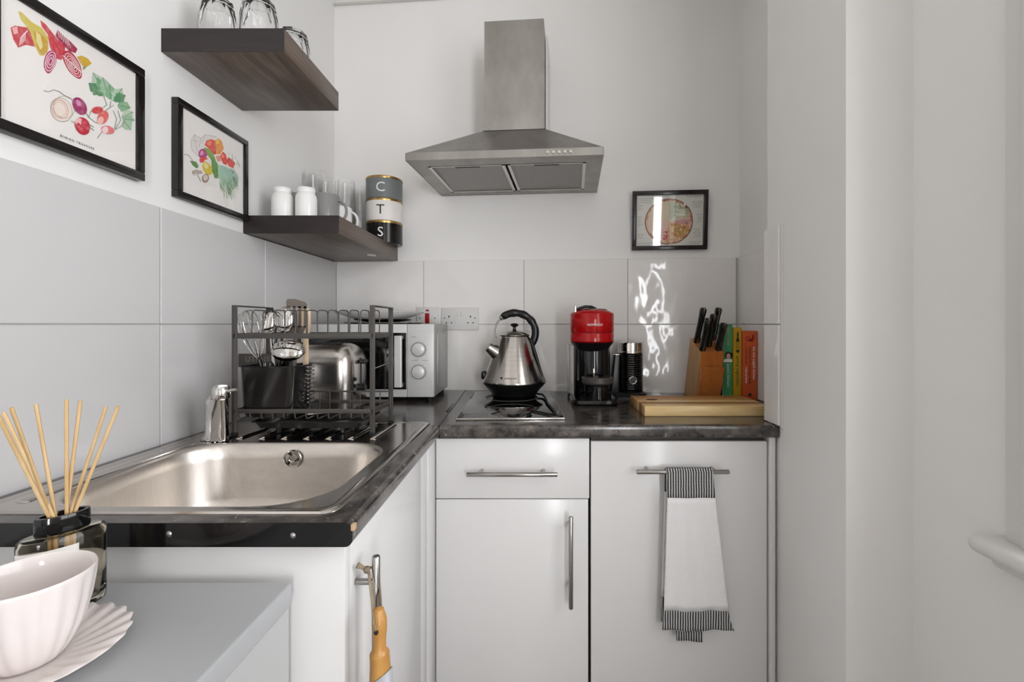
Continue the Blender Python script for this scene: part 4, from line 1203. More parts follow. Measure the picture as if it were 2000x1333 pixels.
# ------------------------------------------------------------------ utensils
def whisk():
    t = thing('whisk', 'wire balloon whisk leaning in the utensil tub beside the tiled wall', 'whisk', (-0.655, 1.115, 0.95))
    A, Bq = Vector((-0.640, 1.12, 0.96)), Vector((-0.6865, 1.105, 1.190))
    ax = (Bq - A).normalized(); u = ax.orthogonal().normalized(); v = ax.cross(u)
    B().tube([A, A + ax * 0.115], [0.006, 0.005], 12).done('handle', M['black'], t)
    L0 = 0.115; L1 = (Bq - A).length
    for k in range(5):
        d = (u * math.cos(k * PI / 5) + v * math.sin(k * PI / 5))
        pts = []
        for i in range(25):
            s = -1 + 2 * i / 24
            w_ = math.sin(PI * (1 - abs(s)) * 0.5)       # 0 at neck .. 1 at tip
            rad = 0.028 * math.sin(PI * min(1, (1 - abs(s)) * 1.0 + 0.0)) ** 0.8 if abs(s) > 0.5 else 0.028 * math.cos((0.5 - abs(s)) * PI)
            rad = 0.028 * math.sin(PI * abs(s)) ** 0.75
            pts.append(A + ax * (L0 + (L1 - L0) * math.cos(abs(s) * PI / 2)) + d * (rad if s > 0 else -rad))
        B().tube(pts, 0.0008, 6).done('wire', M['chrome'], t)
whisk()

def ladle(name, label, cat, bowl_c, rx, ry, rz_, axis, foot, hm='chrome', depth=0.6):
    """bowl: half ellipsoid opening along -axis ; handle from the bowl's rim to foot"""
    t = thing(name, label, cat, foot, 0)
    b = B()
    prof_o = [(math.sin(a) , math.cos(a)) for a in [PI/2 * k / 8 for k in range(9)]]
    st = b.mark()
    prof = [(0, depth)] + [(r, z * depth) for r, z in prof_o[1:]] + [(r * 0.96, z * depth * 0.94 - 0.01) for r, z in prof_o[::-1][:-1]] + [(0, depth * 0.93)]
    b.lathe(prof, (0, 0, 0), 32)
    ax = Vector(axis).normalized()
    q = Vector((0, 0, 1)).rotation_difference(ax).to_matrix().to_4x4()
    b.xf(st, Matrix.Translation(bowl_c) @ q @ Matrix.Diagonal((rx, ry, rz_, 1)))
    b.done('bowl', M['chrome'], t, ang=70)
    e0 = Vector(bowl_c) + (Vector(foot) - Vector(bowl_c)).normalized() * min(rx, ry) * 0.9
    B().tube([e0, e0 + (Vector(foot) - e0) * 0.5 + Vector((0, 0.004, 0)), foot], [0.0034, 0.0036, 0.0042], 10).done('handle', M[hm], t)
ladle('ladle', 'large shiny ladle bowl tilting out to the front of the utensil tub', 'ladle', (-0.585, 1.098, 1.0945), 0.039, 0.027, 0.028, (0.10, -0.9, 0.5), (-0.640, 1.105, 0.957))
ladle('serving_spoon', 'dark reflecting metal serving spoon beside the whisk', 'spoon', (-0.640, 1.118, 1.158), 0.0185, 0.030, 0.014, (0.25, -1, 0.0), (-0.625, 1.120, 0.956))
ladle('ladle', 'small bright upright ladle bowl between the spoon and slotted turner', 'ladle', (-0.601, 1.112, 1.168), 0.024, 0.032, 0.020, (-0.1, -1, 0.1), (-0.605, 1.130, 0.957))
# slotted turner
tn = thing('slotted_turner', 'grey slotted turner rising highest out of the utensil tub', 'turner', (-0.600, 1.135, 0.957))
b = B()
def tq(u, w): return Vector((-0.5845 + u, 1.139, 1.150 + w))
for a, c in ((-0.026, -0.0175), (-0.0105, -0.004), (0.003, 0.0095), (0.0165, 0.0225)):
    b.box(-0.5845 + a, -0.5845 + c, 1.138, 1.140, 1.150, 1.2015)
b.prism([(-0.6105, 1.2005), (-0.562, 1.196), (-0.5605, 1.206), (-0.566, 1.212), (-0.590, 1.2195), (-0.608, 1.2195), (-0.6115, 1.213)], 1.138, 1.140, axis='y')
b.prism([(-0.6105, 1.153), (-0.600, 1.125), (-0.576, 1.125), (-0.562, 1.153)], 1.138, 1.140, axis='y')
b.done('blade', M['turner'], tn, smooth=False)
B().tube([(-0.588, 1.139, 1.130), (-0.592, 1.138, 1.05), (-0.600, 1.136, 0.957)], [0.005, 0.005, 0.006], 10).done('handle', M['turner'], tn)
# wooden spatula
ws = B()
ws.prism([(-0.5725, 0.957), (-0.560, 0.957), (-0.560, 1.12), (-0.5545, 1.15), (-0.5545, 1.193), (-0.559, 1.196), (-0.575, 1.197), (-0.5785, 1.193), (-0.5785, 1.15), (-0.5725, 1.12)], 1.142, 1.148, axis='y', bev=0.001)
tag(ws.done('wooden_spatula', M['spatula'], None, loc=(-0.566, 1.145, 0.957)), 'flat pale wooden spatula standing beside the slotted turner', 'spatula')
for k, (a, c, lab) in enumerate((((-0.655, 1.130, 0.956), (-0.6715, 1.128, 1.183), 'dark thin cooking stick leaning over the whisk, shorter one'), ((-0.640, 1.135, 0.956), (-0.651, 1.134, 1.196), 'dark thin cooking stick leaning over the whisk, taller one'))):
    B_ = B(); B_.tube([a, Vector(a) + (Vector(c) - Vector(a)) * 0.6, c], [0.003, 0.003, 0.0036], 8)
    if k == 0:
        B_ = B(); B_.tube([a, (-0.630, 1.13, 1.13), (-0.655, 1.128, 1.188)], [0.003, 0.003, 0.0035], 8)
    else:
        B_ = B(); B_.tube([a, (-0.618, 1.135, 1.14), (-0.645, 1.134, 1.197)], [0.003, 0.003, 0.0035], 8)
    tag(B_.done('cooking_chopstick', M['black'], None, loc=a), lab, 'utensil')
for k, (x0, y0, x1, y1, z, lab) in enumerate(((-0.535, 1.09, -0.43, 1.15, 0.9445, 'steel fork lying in the lower rack basket'), (-0.545, 1.13, -0.45, 1.085, 0.9475, 'steel knife lying across the fork in the lower basket'))):
    d = Vector((x1 - x0, y1 - y0, 0)).normalized(); n_ = Vector((-d.y, d.x, 0))
    s0 = Vector((x0, y0, z)); s1 = Vector((x1, y1, z))
    b = B()
    if k == 0:
        b.tube([s0, s0 + d * 0.07], [0.0035, 0.0022], 8, sq=0.5)
        b.box(-0.0095, 0.0095, -0.006, 0.006, -0.0008, 0.0008); st = len(b.v) - 8
        b.xf(st, Matrix.Translation(s0 + d * 0.078) @ Matrix.Rotation(math.atan2(d.y, d.x), 4, 'Z'))
        for j in range(4): b.tube([s0 + d * 0.086 + n_ * (-0.0045 + j * 0.003), s1 + n_ * (-0.0045 + j * 0.003)], 0.0009, 6)
        o = b.done('fork', M['chrome'], None, loc=s0)
        tag(o, lab, 'fork')
    else:
        b.tube([s0, s0 + d * 0.05, s0 + d * 0.052, s1], [0.004, 0.0036, 0.0055, 0.0015], 8, sq=0.35)
        tag(b.done('table_knife', M['chrome'], None, loc=s0), lab, 'knife')

# ------------------------------------------------------------------ hob
hb = thing('ceramic_hob', 'narrow black glass hob set in the worktop under the kettle', 'hob', (-0.066, 1.243, WT), math.radians(2.2))
B().box(-0.144, 0.144, 0.0, 0.505, 0.0005, 0.0055, 0.001).done('glass_plate', M['hob'], hb, local=True)
B().box(-0.1455, 0.1455, -0.004, 0.0008, 0.0, 0.0062, 0.001).done('front_trim', M['satin'], hb, local=True)
for sx in (-1, 1):
    B().box(sx*0.1445 - 0.001, sx*0.1445 + 0.001, 0.0, 0.505, 0.0, 0.0060).done('side_trim', M['satin'], hb, local=True)
for (cx, cy, r) in ((0, 0.14, 0.075), (0, 0.36, 0.09)):
    B().tube(arc((cx, cy, 0.0056), r, 0, 2*PI*47/48, 47, 'xy'), 0.0004, 4, closed=True).done('zone_ring', M['mark'], hb, local=True)

# ------------------------------------------------------------------ kettle
KX, KY, KZ = -0.0735, 1.655, WT + 0.0058
kt = thing('kettle', 'brushed steel pyramid kettle with black arched handle on the hob', 'kettle', (KX, KY, KZ))
B().lathe([(0, 0), (0.076, 0), (0.080, 0.003), (0.082, 0.010), (0.098, 0.028), (0.1115, 0.043), (0.1125, 0.047), (0, 0.047)], (KX, KY, KZ), 56).done('black_base', M['black'], kt)
bd = B(); bd.lathe([(0, 0.047), (0.1125, 0.0472), (0.1132, 0.050), (0.112, 0.054), (0.055, 0.205), (0.053, 0.209), (0.050, 0.211), (0, 0.211)], (KX, KY, KZ), 64)
M['kettle'] = ramp_mat('kettle_steel', [(0.3, '#b4afa9'), (0.7, '#c2bdb7')], 0.17, 8, (1, 1, 30), metal=1.0)
bdo = bd.done('body', M['kettle'], kt, ang=40)
ld = B().lathe([(0, 0.211), (0.0545, 0.211), (0.055, 0.214), (0.048, 0.222), (0.030, 0.228), (0.008, 0.230), (0, 0.2305)], (KX, KY, KZ), 48).done('lid', M['kettle'], kt)
B().lathe([(0, 0.229), (0.009, 0.2295), (0.0055, 0.234), (0.0055, 0.241), (0.0135, 0.246), (0.0155, 0.250), (0.011, 0.2545), (0, 0.256)], (KX, KY, KZ), 28).done('lid_knob', M['black'], ld)
d = Vector((-0.88, -0.38, 0.62)).normalized()
s0 = Vector((KX - 0.055, KY - 0.024, KZ + 0.148))
B().tube([s0, s0 + d * 0.030, s0 + d * 0.047, s0 + d * 0.048], [0.030, 0.021, 0.0165, 0.0145], 24).done('spout', M['kettle'], kt)
hr = 0.0715; hz = KZ + 0.222
def hpt(a): return Vector((KX + 0.002 + hr * 1.02 * math.cos(a), KY, hz + hr * 0.98 * math.sin(a)))
B().tube([Vector((KX - 0.060, KY, KZ + 0.190))] + [hpt(math.radians(g)) for g in (205, 190, 175, 160, 145, 132)], 0.0034, 10).done('handle_wire', M['chrome'], kt)
B().tube([hpt(math.radians(138)), hpt(math.radians(132)), hpt(math.radians(129))], [0.006, 0.0095, 0.010], 14).done('handle_ferrule', M['chrome'], kt)
gp = []; gr_ = []
for k in range(26):
    a = math.radians(130 - k * (130 + 42) / 25)
    gp.append(hpt(a)); gr_.append((0.0134 + 0.0013 * math.sin(k * 1.5) * (1 if 4 < k < 18 else 0)) if 0 < k < 25 else 0.009)
B().tube(gp, gr_, 16).done('handle_grip', M['black'], kt)
B().tube([hpt(math.radians(-40)), Vector((KX + 0.060, KY - 0.01, KZ + 0.195)), Vector((KX + 0.075, KY - 0.03, KZ + 0.150)), Vector((KX + 0.100, KY - 0.04, KZ + 0.068))], [0.007, 0.006, 0.005, 0.004], 10).done('handle_spine', M['black'], kt)
B().box(KX - 0.118, KX - 0.100, KY - 0.015, KY + 0.02, KZ + 0.055, KZ + 0.085, 0.007, 3).done('water_gauge', M['black'], kt)
def fK(v):
    z = KZ + 0.070 + v.y
    r = 0.112 - (z - KZ - 0.054) * (0.057 / 0.151) + 0.0006
    a = -PI/2 + (v.x - 0.008) / r
    return (KX + r * math.cos(a), KY + r * math.sin(a), z)
lettering('professional', 0.0085, fK, 'lettering', M['ink'], bdo)
vs = [Vector(p) for p in ((-0.036, -0.003, 0), (-0.029, -0.003, 0), (-0.029, 0.004, 0), (-0.036, 0.004, 0))]
bq = B(); bq.add([fK(v) for v in vs], [(0, 1, 2, 3)]); bq.done('emblem', M['ink'], bdo, smooth=False, fix=False)
cz = WT + 0.0095
B().tube([(KX + 0.078, KY + 0.0, cz), (KX + 0.100, KY - 0.02, cz), (KX + 0.108, KY - 0.10, cz), (KX + 0.112, KY - 0.20, cz), (KX + 0.127, KY - 0.32, cz), (KX + 0.130, KY - 0.365, cz), (KX + 0.115, KY - 0.385, cz), (KX + 0.095, KY - 0.36, cz), (KX + 0.06, KY - 0.32, cz)], 0.0033, 10).done('power_cord', M['rubber'], kt)

# ------------------------------------------------------------------ coffee machine
QX, QY = 0.193, 1.572
cm = thing('coffee_machine', 'red and black capsule coffee machine beside the kettle', 'coffee machine', (QX, QY, WT))
bs = B()
bs.loft([rrect(QX - 0.075, QX + 0.073, 1.448, 1.655, 0.035, WT + 0.001), rrect(QX - 0.077, QX + 0.075, 1.446, 1.657, 0.036, WT + 0.008), rrect(QX - 0.073, QX + 0.071, 1.450, 1.654, 0.034, WT + 0.017), rrect(QX - 0.066, QX + 0.064, 1.458, 1.65, 0.032, WT + 0.019)])
bs.done('base', M['black_gloss'], cm)
B().lathe([(0, 0.018), (0.0615, 0.018), (0.0615, 0.180), (0, 0.180)], (QX + 0.001, QY + 0.012, WT), 48).done('column', M['black_gloss'], cm)
B().box(QX - 0.001, QX + 0.002, QY - 0.0515, QY - 0.045, WT + 0.075, WT + 0.178, 0.0008).done('column_seam', M['dark'], cm)
B().box(QX - 0.003, QX + 0.003, QY - 0.0525, QY - 0.045, WT + 0.085, WT + 0.112, 0.001).done('column_rib', M['satin'], cm)
B().lathe([(0, 0.168), (0.050, 0.168), (0.064, 0.186), (0.0725, 0.197), (0, 0.197)], (QX, QY, WT), 48).done('neck', M['black'], cm)
B().lathe([(0, 0.196), (0.069, 0.196), (0.0735, 0.201), (0.0735, 0.2270), (0.0725, 0.2285), (0, 0.2285)], (QX, QY, WT), 64).done('head_lower', M['red'], cm)
B().lathe([(0, 0.228), (0.0715, 0.228), (0.0715, 0.2305), (0, 0.2305)], (QX, QY, WT), 48).done('head_groove', M['dark'], cm)
hu = B().lathe([(0, 0.230), (0.0725, 0.230), (0.0735, 0.2315), (0.0735, 0.2920), (0.072, 0.2945), (0.054, 0.304), (0.046, 0.3065), (0, 0.3065)], (QX, QY, WT), 64).done('head_upper', M['red'], cm)
B().lathe([(0, 0.306), (0.044, 0.306), (0.042, 0.309), (0.02, 0.311), (0, 0.3115)], (QX + 0.008, QY, WT), 36).done('top_cap', M['satin'], cm)
lvp = B(); lvp.tube([(QX - 0.055, QY - 0.02, WT + 0.304), (QX - 0.045, QY - 0.025, WT + 0.310), (QX - 0.025, QY - 0.025, WT + 0.316), (QX - 0.005, QY - 0.02, WT + 0.3155), (QX + 0.012, QY - 0.01, WT + 0.310)], [0.004, 0.005, 0.0055, 0.005, 0.004], 12)
lvp.done('lever', M['black'], cm)
B().cyl((QX - 0.058, QY - 0.022, WT + 0.297), (QX - 0.058, QY - 0.022, WT + 0.318), 0.006, 14).done('lever_knob', M['chrome'], cm)
def fN(v):
    a = -PI/2 + 0.02 + v.x / 0.0735
    return (QX + 0.0740 * math.cos(a), QY + 0.0740 * math.sin(a), WT + 0.2555 + v.y)
lettering('NESPRESSO', 0.0098, fN, 'lettering', M['white_ink'], hu, spacing=1.05)
cs = B().lathe([(0, 0.064), (0.044, 0.064), (0.0495, 0.070), (0.0500, 0.086), (0.048, 0.088), (0.042, 0.088), (0.0415, 0.084), (0, 0.083)], (QX + 0.008, 1.500, WT), 44).done('cup_support', M['black_matt'], cm)
B().lathe([(0, 0.0835), (0.038, 0.0835), (0.0385, 0.0850), (0, 0.0850)], (QX + 0.008, 1.500, WT), 36).done('drip_grille', M['black'], cs)
B().lathe([(0, 0.018), (0.040, 0.018), (0.041, 0.060), (0.036, 0.066), (0, 0.066)], (QX + 0.008, 1.508, WT), 40).done('support_stem', M['black_gloss'], cm)
B().loft([rrect(QX - 0.079, QX - 0.045, 1.60, 1.68, 0.014, z) for z in (WT + 0.003, WT + 0.185)]).done('water_tank', M['glass'], cm)

# ------------------------------------------------------------------ milk frother
FX, FY = 0.3475, 1.690
ff = thing('milk_frother', 'black ribbed milk frother with a chrome top beside the coffee machine', 'milk frother', (FX, FY, WT))
B().loft([rrect(FX - 0.085, FX + 0.052, FY - 0.052, FY + 0.046, 0.03, z) for z in (WT + 0.001, WT + 0.010)] + [rrect(FX - 0.080, FX + 0.047, FY - 0.047, FY + 0.041, 0.028, WT + 0.014)]).done('base', M['black'], ff)
prof = [(0, 0.014), (0.044, 0.014)]
for k in range(16):
    z = 0.022 + k * 0.0080
    prof += [(0.0437, z), (0.0447, z + 0.0008), (0.0455, z + 0.0022), (0.0457, z + 0.0034), (0.0455, z + 0.0046), (0.0447, z + 0.0060), (0.0437, z + 0.0068)]
prof += [(0.0445, 0.153), (0, 0.153)]
B().lathe(prof, (FX, FY, WT), 48).done('jug', M['black_gloss'], ff, ang=60)
B().lathe([(0, 0.153), (0.0462, 0.153), (0.0468, 0.156), (0.0462, 0.159), (0.0452, 0.160), (0.0452, 0.190), (0.043, 0.1925), (0, 0.1925)], (FX, FY, WT), 48).done('chrome_top', M['chrome'], ff)
bt = B(); bt.tube(arc((FX, FY - 0.0462, WT + 0.058), 0.0125, 0, 2*PI*23/24, 23), 0.0022, 8, closed=True)
bto = bt.done('button_ring', M['chrome'], ff)
B().cyl((FX, FY - 0.0440, WT + 0.058), (FX, FY - 0.0475, WT + 0.058), 0.0105, 20).done('button', M['black'], ff)
hdl = B(); hdl.loft([rrect(FX - 0.078, FX - 0.040, FY - 0.020, FY + 0.015, 0.008, WT + 0.012), rrect(FX - 0.070, FX - 0.040, FY - 0.020, FY + 0.015, 0.008, WT + 0.09), rrect(FX - 0.064, FX - 0.038, FY - 0.018, FY + 0.013, 0.007, WT + 0.138), rrect(FX - 0.064, FX - 0.038, FY - 0.018, FY + 0.013, 0.007, WT + 0.146)])
hdl.done('handle', M['black'], ff)
B().box(FX - 0.0655, FX - 0.038, FY - 0.019, FY + 0.014, WT + 0.146, WT + 0.149, 0.001).done('handle_cap', M['chrome'], ff)

# ------------------------------------------------------------------ knife block and knives
kb = thing('knife_block', 'leaning beech knife block with a front pocket, beside the books', 'knife block', (0.59, 1.65, WT))
side = [(1.590, WT), (1.718, WT), (1.650, 1.108), (1.540, 1.062)]
B().prism(side, 0.5525, 0.553, axis='x').done('side_cheek', M['beech_side'], kb, smooth=False)
B().prism(side, 0.553, 0.6285, axis='x').done('block', M['beech'], kb, smooth=False)
B().prism([(1.574, WT), (1.590, WT), (1.551, 1.014), (1.535, 1.014)], 0.553, 0.6285, axis='x', bev=0.001).done('pocket', M['beech'], kb, smooth=False)
nv = Vector((0, -0.110, -0.0)); 
q = px2(1389.5, 754, 1.572)
B().prism([(1.5775, 0.9275), (1.5795, 0.9275), (1.5735, 0.948), (1.5715, 0.948)], 0.5765, 0.6055, axis='x').done('badge', M['black'], kb, smooth=False)
B().box(0.5895, 0.5915, 1.545, 1.56, 1.016, 1.058).done('pocket_slot', M['dark'], kb) if False else None
lean = Vector((0, -0.055, 0.16)).normalized()
def knife(base_px, tip_px, Y, label):
    a = px2(base_px[0], base_px[1], Y); tip = px2(tip_px[0], tip_px[1], Y)
    L = (tip.z - a.z) / lean.z
    tipv = Vector((tip.x * 0.5 + a.x * 0.5, a.y, a.z)) + lean * L
    axv = (tipv - a).normalized()
    t = thing('kitchen_knife', label, 'knife', a, 0, 'black handled knives in the block')
    sv = Vector((1, 0, 0)); fv = axv.cross(sv).normalized()
    def ring(p, hw, hd):
        pts = []
        for k in range(14):
            g = 2*PI*k/14
            pts.append(p + sv * hw * 1.12 * math.copysign(abs(math.cos(g))**0.7, math.cos(g)) + fv * hd * 1.05 * math.copysign(abs(math.sin(g))**0.7, math.sin(g)))
        return pts
    rs = []
    for f_, w_, d_ in ((0.0, 0.0085, 0.010), (0.06, 0.0095, 0.0118), (0.2, 0.0085, 0.0100), (0.55, 0.0082, 0.0095), (0.78, 0.0088, 0.0105), (0.90, 0.0096, 0.0125), (0.97, 0.0088, 0.0110), (1.0, 0.005, 0.006)):
        rs.append(ring(a + axv * L * f_, w_, d_))
    b = B(); b.loft(rs); h = b.done('handle', M['black_gloss'], t)
    tg = B(); pr_ = []
    for f_, d_ in ((0.0, 0.0104), (0.06, 0.0122), (0.2, 0.0104), (0.55, 0.0099), (0.78, 0.0109), (0.90, 0.0129), (0.97, 0.0114), (1.003, 0.0050)):
        pr_.append((a + axv * L * f_, d_))
    rr = [[p - sv * 0.0013 - fv * d_ * 1.05, p + sv * 0.0013 - fv * d_ * 1.05, p + sv * 0.0013 + fv * d_ * 1.05, p - sv * 0.0013 + fv * d_ * 1.05] for p, d_ in pr_]
    tg.loft(rr); tg.done('tang', M['knife_tang'], t)
    for f_ in (0.2, 0.5, 0.8):
        p = a + axv * L * f_
        B().cyl(p - sv * 0.0092, p + sv * 0.0092, 0.0018, 8).done('rivet', M['knife_tang'], h)
    B().tube([a - axv * 0.035, a], [0.006, 0.007], 6, sq=0.2).done('blade', M['knife_tang'], t)
knife((1360, 669), (1372, 602), 1.618, 'black handled knife at the wall side, tallest in the block')
knife((1371, 685), (1380, 622), 1.560, 'black handled knife in the front row of the block, nearer its pale side')
knife((1383, 677), (1389, 614), 1.590, 'black handled knife in the middle of the block')
knife((1392, 664), (1399, 602), 1.622, 'black handled knife at the back of the block near the green book')
knife((1402, 685), (1412, 631), 1.562, 'short black handled knife overlapping the green book')

# ------------------------------------------------------------------ books
def book(name, label, x0, x1, y0, dep, h, cov, tilt=0.0):
    t = thing(name, label, 'book', ((x0 + x1) / 2, y0 + dep / 2, WT))
    b = B(); c = 0.002
    b.box(x0, x1, y0, y0 + c, WT, WT + h, 0.0008); 
    b.done('spine', cov, t)
    for xa, xb in ((x0, x0 + c), (x1 - c, x1)):
        B().box(xa, xb, y0 + 0.0005, y0 + dep, WT, WT + h, 0.0006).done('cover', cov, t)
    B().box(x0 + c, x1 - c, y0 + c, y0 + dep - 0.004, WT + 0.003, WT + h - 0.003).done('pages', M['pages'], t)
    return t
def spine_text(t, s, size, xc, zt, y, m, align='LEFT', spacing=1.0):
    return lettering(s, size, lambda v: (xc + v.y, y - 0.0006, zt - v.x), 'lettering', m, t, align=align, spacing=spacing)
BKY = 1.574
def flat(name, pts, y, m, t):
    b = B(); b.add([(a, y, c) for a, c in pts], [tuple(range(len(pts)))]); return b.done(name, m, t, smooth=False, fix=False)
def blob(cx, cz, rx, rz_, n=16): return [(cx + rx * math.cos(2*PI*k/n), cz + rz_ * math.sin(2*PI*k/n)) for k in range(n)]
bg_ = book('cook_book', 'tall green cookbook with a small portrait photo on its spine', 0.6400, 0.6708, BKY, 0.085, 0.2585, M['bk_green'])
spine_text(bg_, 'JAMIE OLIVER', 0.0105, 0.6560, 1.148, BKY, M['pink_ink'])
spine_text(bg_, "Jamie's Dinners", 0.0125, 0.6560, 1.022, BKY, M['white_ink'])
skin = mat('photo_skin', '#d8b09a', 0.5); hair = mat('photo_hair', '#231a17', 0.5)
flat('photo', [(0.6405, 1.029), (0.6703, 1.029), (0.6703, 1.037), (0.657, 1.0405), (0.6405, 1.0375)], BKY - 0.0004, M['white_ink'], bg_)
flat('photo', blob(0.6560, 1.0525, 0.0110, 0.0120), BKY - 0.0006, hair, bg_)
flat('photo', [(0.660, 1.060), (0.6703, 1.062), (0.6703, 1.044), (0.661, 1.046)], BKY - 0.00065, hair, bg_)
flat('photo', blob(0.6565, 1.0490, 0.0070, 0.0094), BKY - 0.0008, skin, bg_)
cvr = mat('photo_cover_white', '#dcd6ce', 0.4); cvb = mat('photo_cover_blue', '#1f6a90', 0.4)
B().box(0.6388, 0.6401, BKY + 0.002, BKY + 0.082, WT + 0.001, WT + 0.22).done('front_photo', cvr, bg_)
B().box(0.6382, 0.6389, BKY + 0.008, BKY + 0.07, WT + 0.002, WT + 0.05).done('front_photo', cvb, bg_)
by_ = book('cook_book', 'thin mustard yellow cookbook standing between the green and orange books', 0.6738, 0.7012, BKY - 0.001, 0.085, 0.2465, M['bk_yellow'])
q = 0.6880
bl = [(q - 0.0015, 1.132), (q + 0.0015, 1.132), (q + 0.003, 1.121), (q + 0.0022, 1.112), (q + 0.0052, 1.104), (q + 0.0055, 1.065), (q, 1.058), (q - 0.0055, 1.065), (q - 0.0052, 1.104), (q - 0.0022, 1.112), (q - 0.003, 1.121)]
flat('bottle_drawing', bl, BKY - 0.0014, M['ink'], by_)
flat('bottle_drawing', [(q - 0.0041, 1.098), (q + 0.0041, 1.098), (q + 0.0041, 1.070), (q - 0.0041, 1.070)], BKY - 0.0016, M['bk_yellow'], by_)
spine_text(by_, 'the ten', 0.0075, q, 1.0965, BKY - 0.0012, M['ink'])
spine_text(by_, 'spring vegetables', 0.0150, q, 1.050, BKY - 0.001, M['ink'])
bo = book('cook_book', 'wide orange cookbook with a cockerel drawing, last in the row', 0.7036, 0.7530, BKY - 0.003, 0.12, 0.2345, M['bk_orange'])
OY = BKY - 0.003
for s_, z, xx, mm in (('the new english kitchen', 1.082, 0.7420, M['white_ink']), ('changing the way you shop', 1.082, 0.7290, M['ink']), ('cook and eat', 1.082, 0.7165, M['ink']), ('rose prince', 1.012, 0.7165, M['white_ink'])):
    spine_text(bo, s_, 0.0118, xx, z, OY, mm)
dri = mat('dark_red_ink', '#8e2a17', 0.5)
flat('cockerel_drawing', blob(0.7215, 1.109, 0.0075, 0.0078), OY - 0.0004, dri, bo)
flat('cockerel_drawing', blob(0.7215, 1.109, 0.0048, 0.0050), OY - 0.0006, M['bk_orange'], bo)
flat('cockerel_drawing', [(0.727, 1.098), (0.738, 1.098), (0.743, 1.110), (0.741, 1.121), (0.737, 1.122), (0.736, 1.112), (0.728, 1.107)], OY - 0.0005, dri, bo)
flat('publisher_mark', [(0.7230, 0.913), (0.7340, 0.913), (0.7340, 0.923), (0.7230, 0.923)], OY - 0.0004, M['ink'], bo)

# ------------------------------------------------------------------ chopping board of glued strips
cb = thing('chopping_board', 'thick striped acacia chopping board lying in front of the knife block', 'chopping board', (0.485, 1.39, WT))
ys = [1.292, 1.330, 1.366, 1.398, 1.440, 1.487]
for k, mm in enumerate(('plank_a', 'plank_c', 'plank_a', 'plank_b', 'plank_c')):
    B().box(0.306, 0.662, ys[k], ys[k+1] + 0.0003, WT + 0.0005, WT + 0.0288, 0.0012).done('strip', M[mm], cb)
B().lathe([(0, 0), (0.014, 0), (0.015, 0.0006), (0, 0.0008)], (0.354, 1.405, WT + 0.0288), 24, sx=1.2, sy=0.8).done('finger_hole', mat('shadowed_hole', '#5a2f16', 0.7), cb)

# ------------------------------------------------------------------ tea towel
tw = thing('tea_towel', 'white waffle tea towel with black and white woven ends on bar handle', 'towel', (0.385, 1.148, 0.60))
def sheet(name, rows, m, nx=26, amp=0.0016):
    """rows: (z, x_left, x_right, y)"""
    rings = []
    for (z, xl, xr, y, ph) in rows:
        rings.append([Vector((xl + (xr - xl) * i / nx, y + amp * math.sin(i * 0.9 + ph) * (0.4 + 1.2 * (0.81 - z)), z + 0.0013 * math.sin(i * 0.35 + 1) * (0.81 - z) * 4)) for i in range(nx + 1)])
    b = B(); b.loft(rings, False, False, closed=False)
    return b.done(name, m, tw, ang=80, solid=0.0016)
def lerp_rows(tab, n):
    out = []
    for j in range(n + 1):
        z = tab[0][0] + (tab[-1][0] - tab[0][0]) * j / n
        for k in range(len(tab) - 1):
            if tab[k][0] >= z - 1e-9 >= tab[k+1][0] - 2e-9:
                f = (tab[k][0] - z) / max(1e-9, tab[k][0] - tab[k+1][0])
                r = [tab[k][i] + (tab[k+1][i] - tab[k][i]) * f for i in range(4)]
                out.append((*r, z * 9)); break
    return out
over = []
for g in (150, 125, 100, 75, 50, 25, 0):
    a = math.radians(g)
    over.append((0.789 + 0.0085 * math.sin(a) + 0.002, 0.325, 0.4385 - (g > 60) * 0.003, 1.155 - 0.0085 * math.cos(PI - a) * -1 if False else 1.155 + 0.0085 * math.cos(PI - a) * -1, 7))
front = [(0.791, 0.325, 0.4392, 1.1440), (0.729, 0.3265, 0.4440, 1.1425)]
toprows = [(0.789 + 0.010 * math.sin(math.radians(g)), 0.325, 0.4385, 1.155 + 0.0105 * math.cos(math.radians(g)), 7) for g in (10, 40, 70, 100, 130, 160)] + lerp_rows(front, 6)
sheet('woven_band', toprows, M['weave'], amp=0.0006)
sheet('towel_body', lerp_rows([(0.729, 0.3265, 0.4440, 1.1425), (0.60, 0.3225, 0.4600, 1.1440), (0.447, 0.3185, 0.4790, 1.1470)], 18), M['waffle'])
sheet('woven_band', lerp_rows([(0.447, 0.3185, 0.4790, 1.1470), (0.420, 0.3165, 0.4850, 1.1475), (0.398, 0.3150, 0.4940, 1.1480)], 6), M['weave'])
sheet('back_fold', lerp_rows([(0.792, 0.3275, 0.4300, 1.1670), (0.735, 0.3270, 0.4300, 1.1690)], 4), M['weave'], amp=0.0005)
sheet('back_fold', lerp_rows([(0.735, 0.3270, 0.4300, 1.1690), (0.47, 0.3175, 0.4450, 1.1660)], 10), M['waffle'], amp=0.0008)
sheet('back_fold', lerp_rows([(0.47, 0.3175, 0.4450, 1.1660), (0.408, 0.3165, 0.4520, 1.1650)], 4), M['weave'], amp=0.0008)
sheet('hanging_tail', lerp_rows([(0.43, 0.352, 0.418, 1.160), (0.363, 0.354, 0.419, 1.160)], 4), M['weave'], nx=10, amp=0.001)

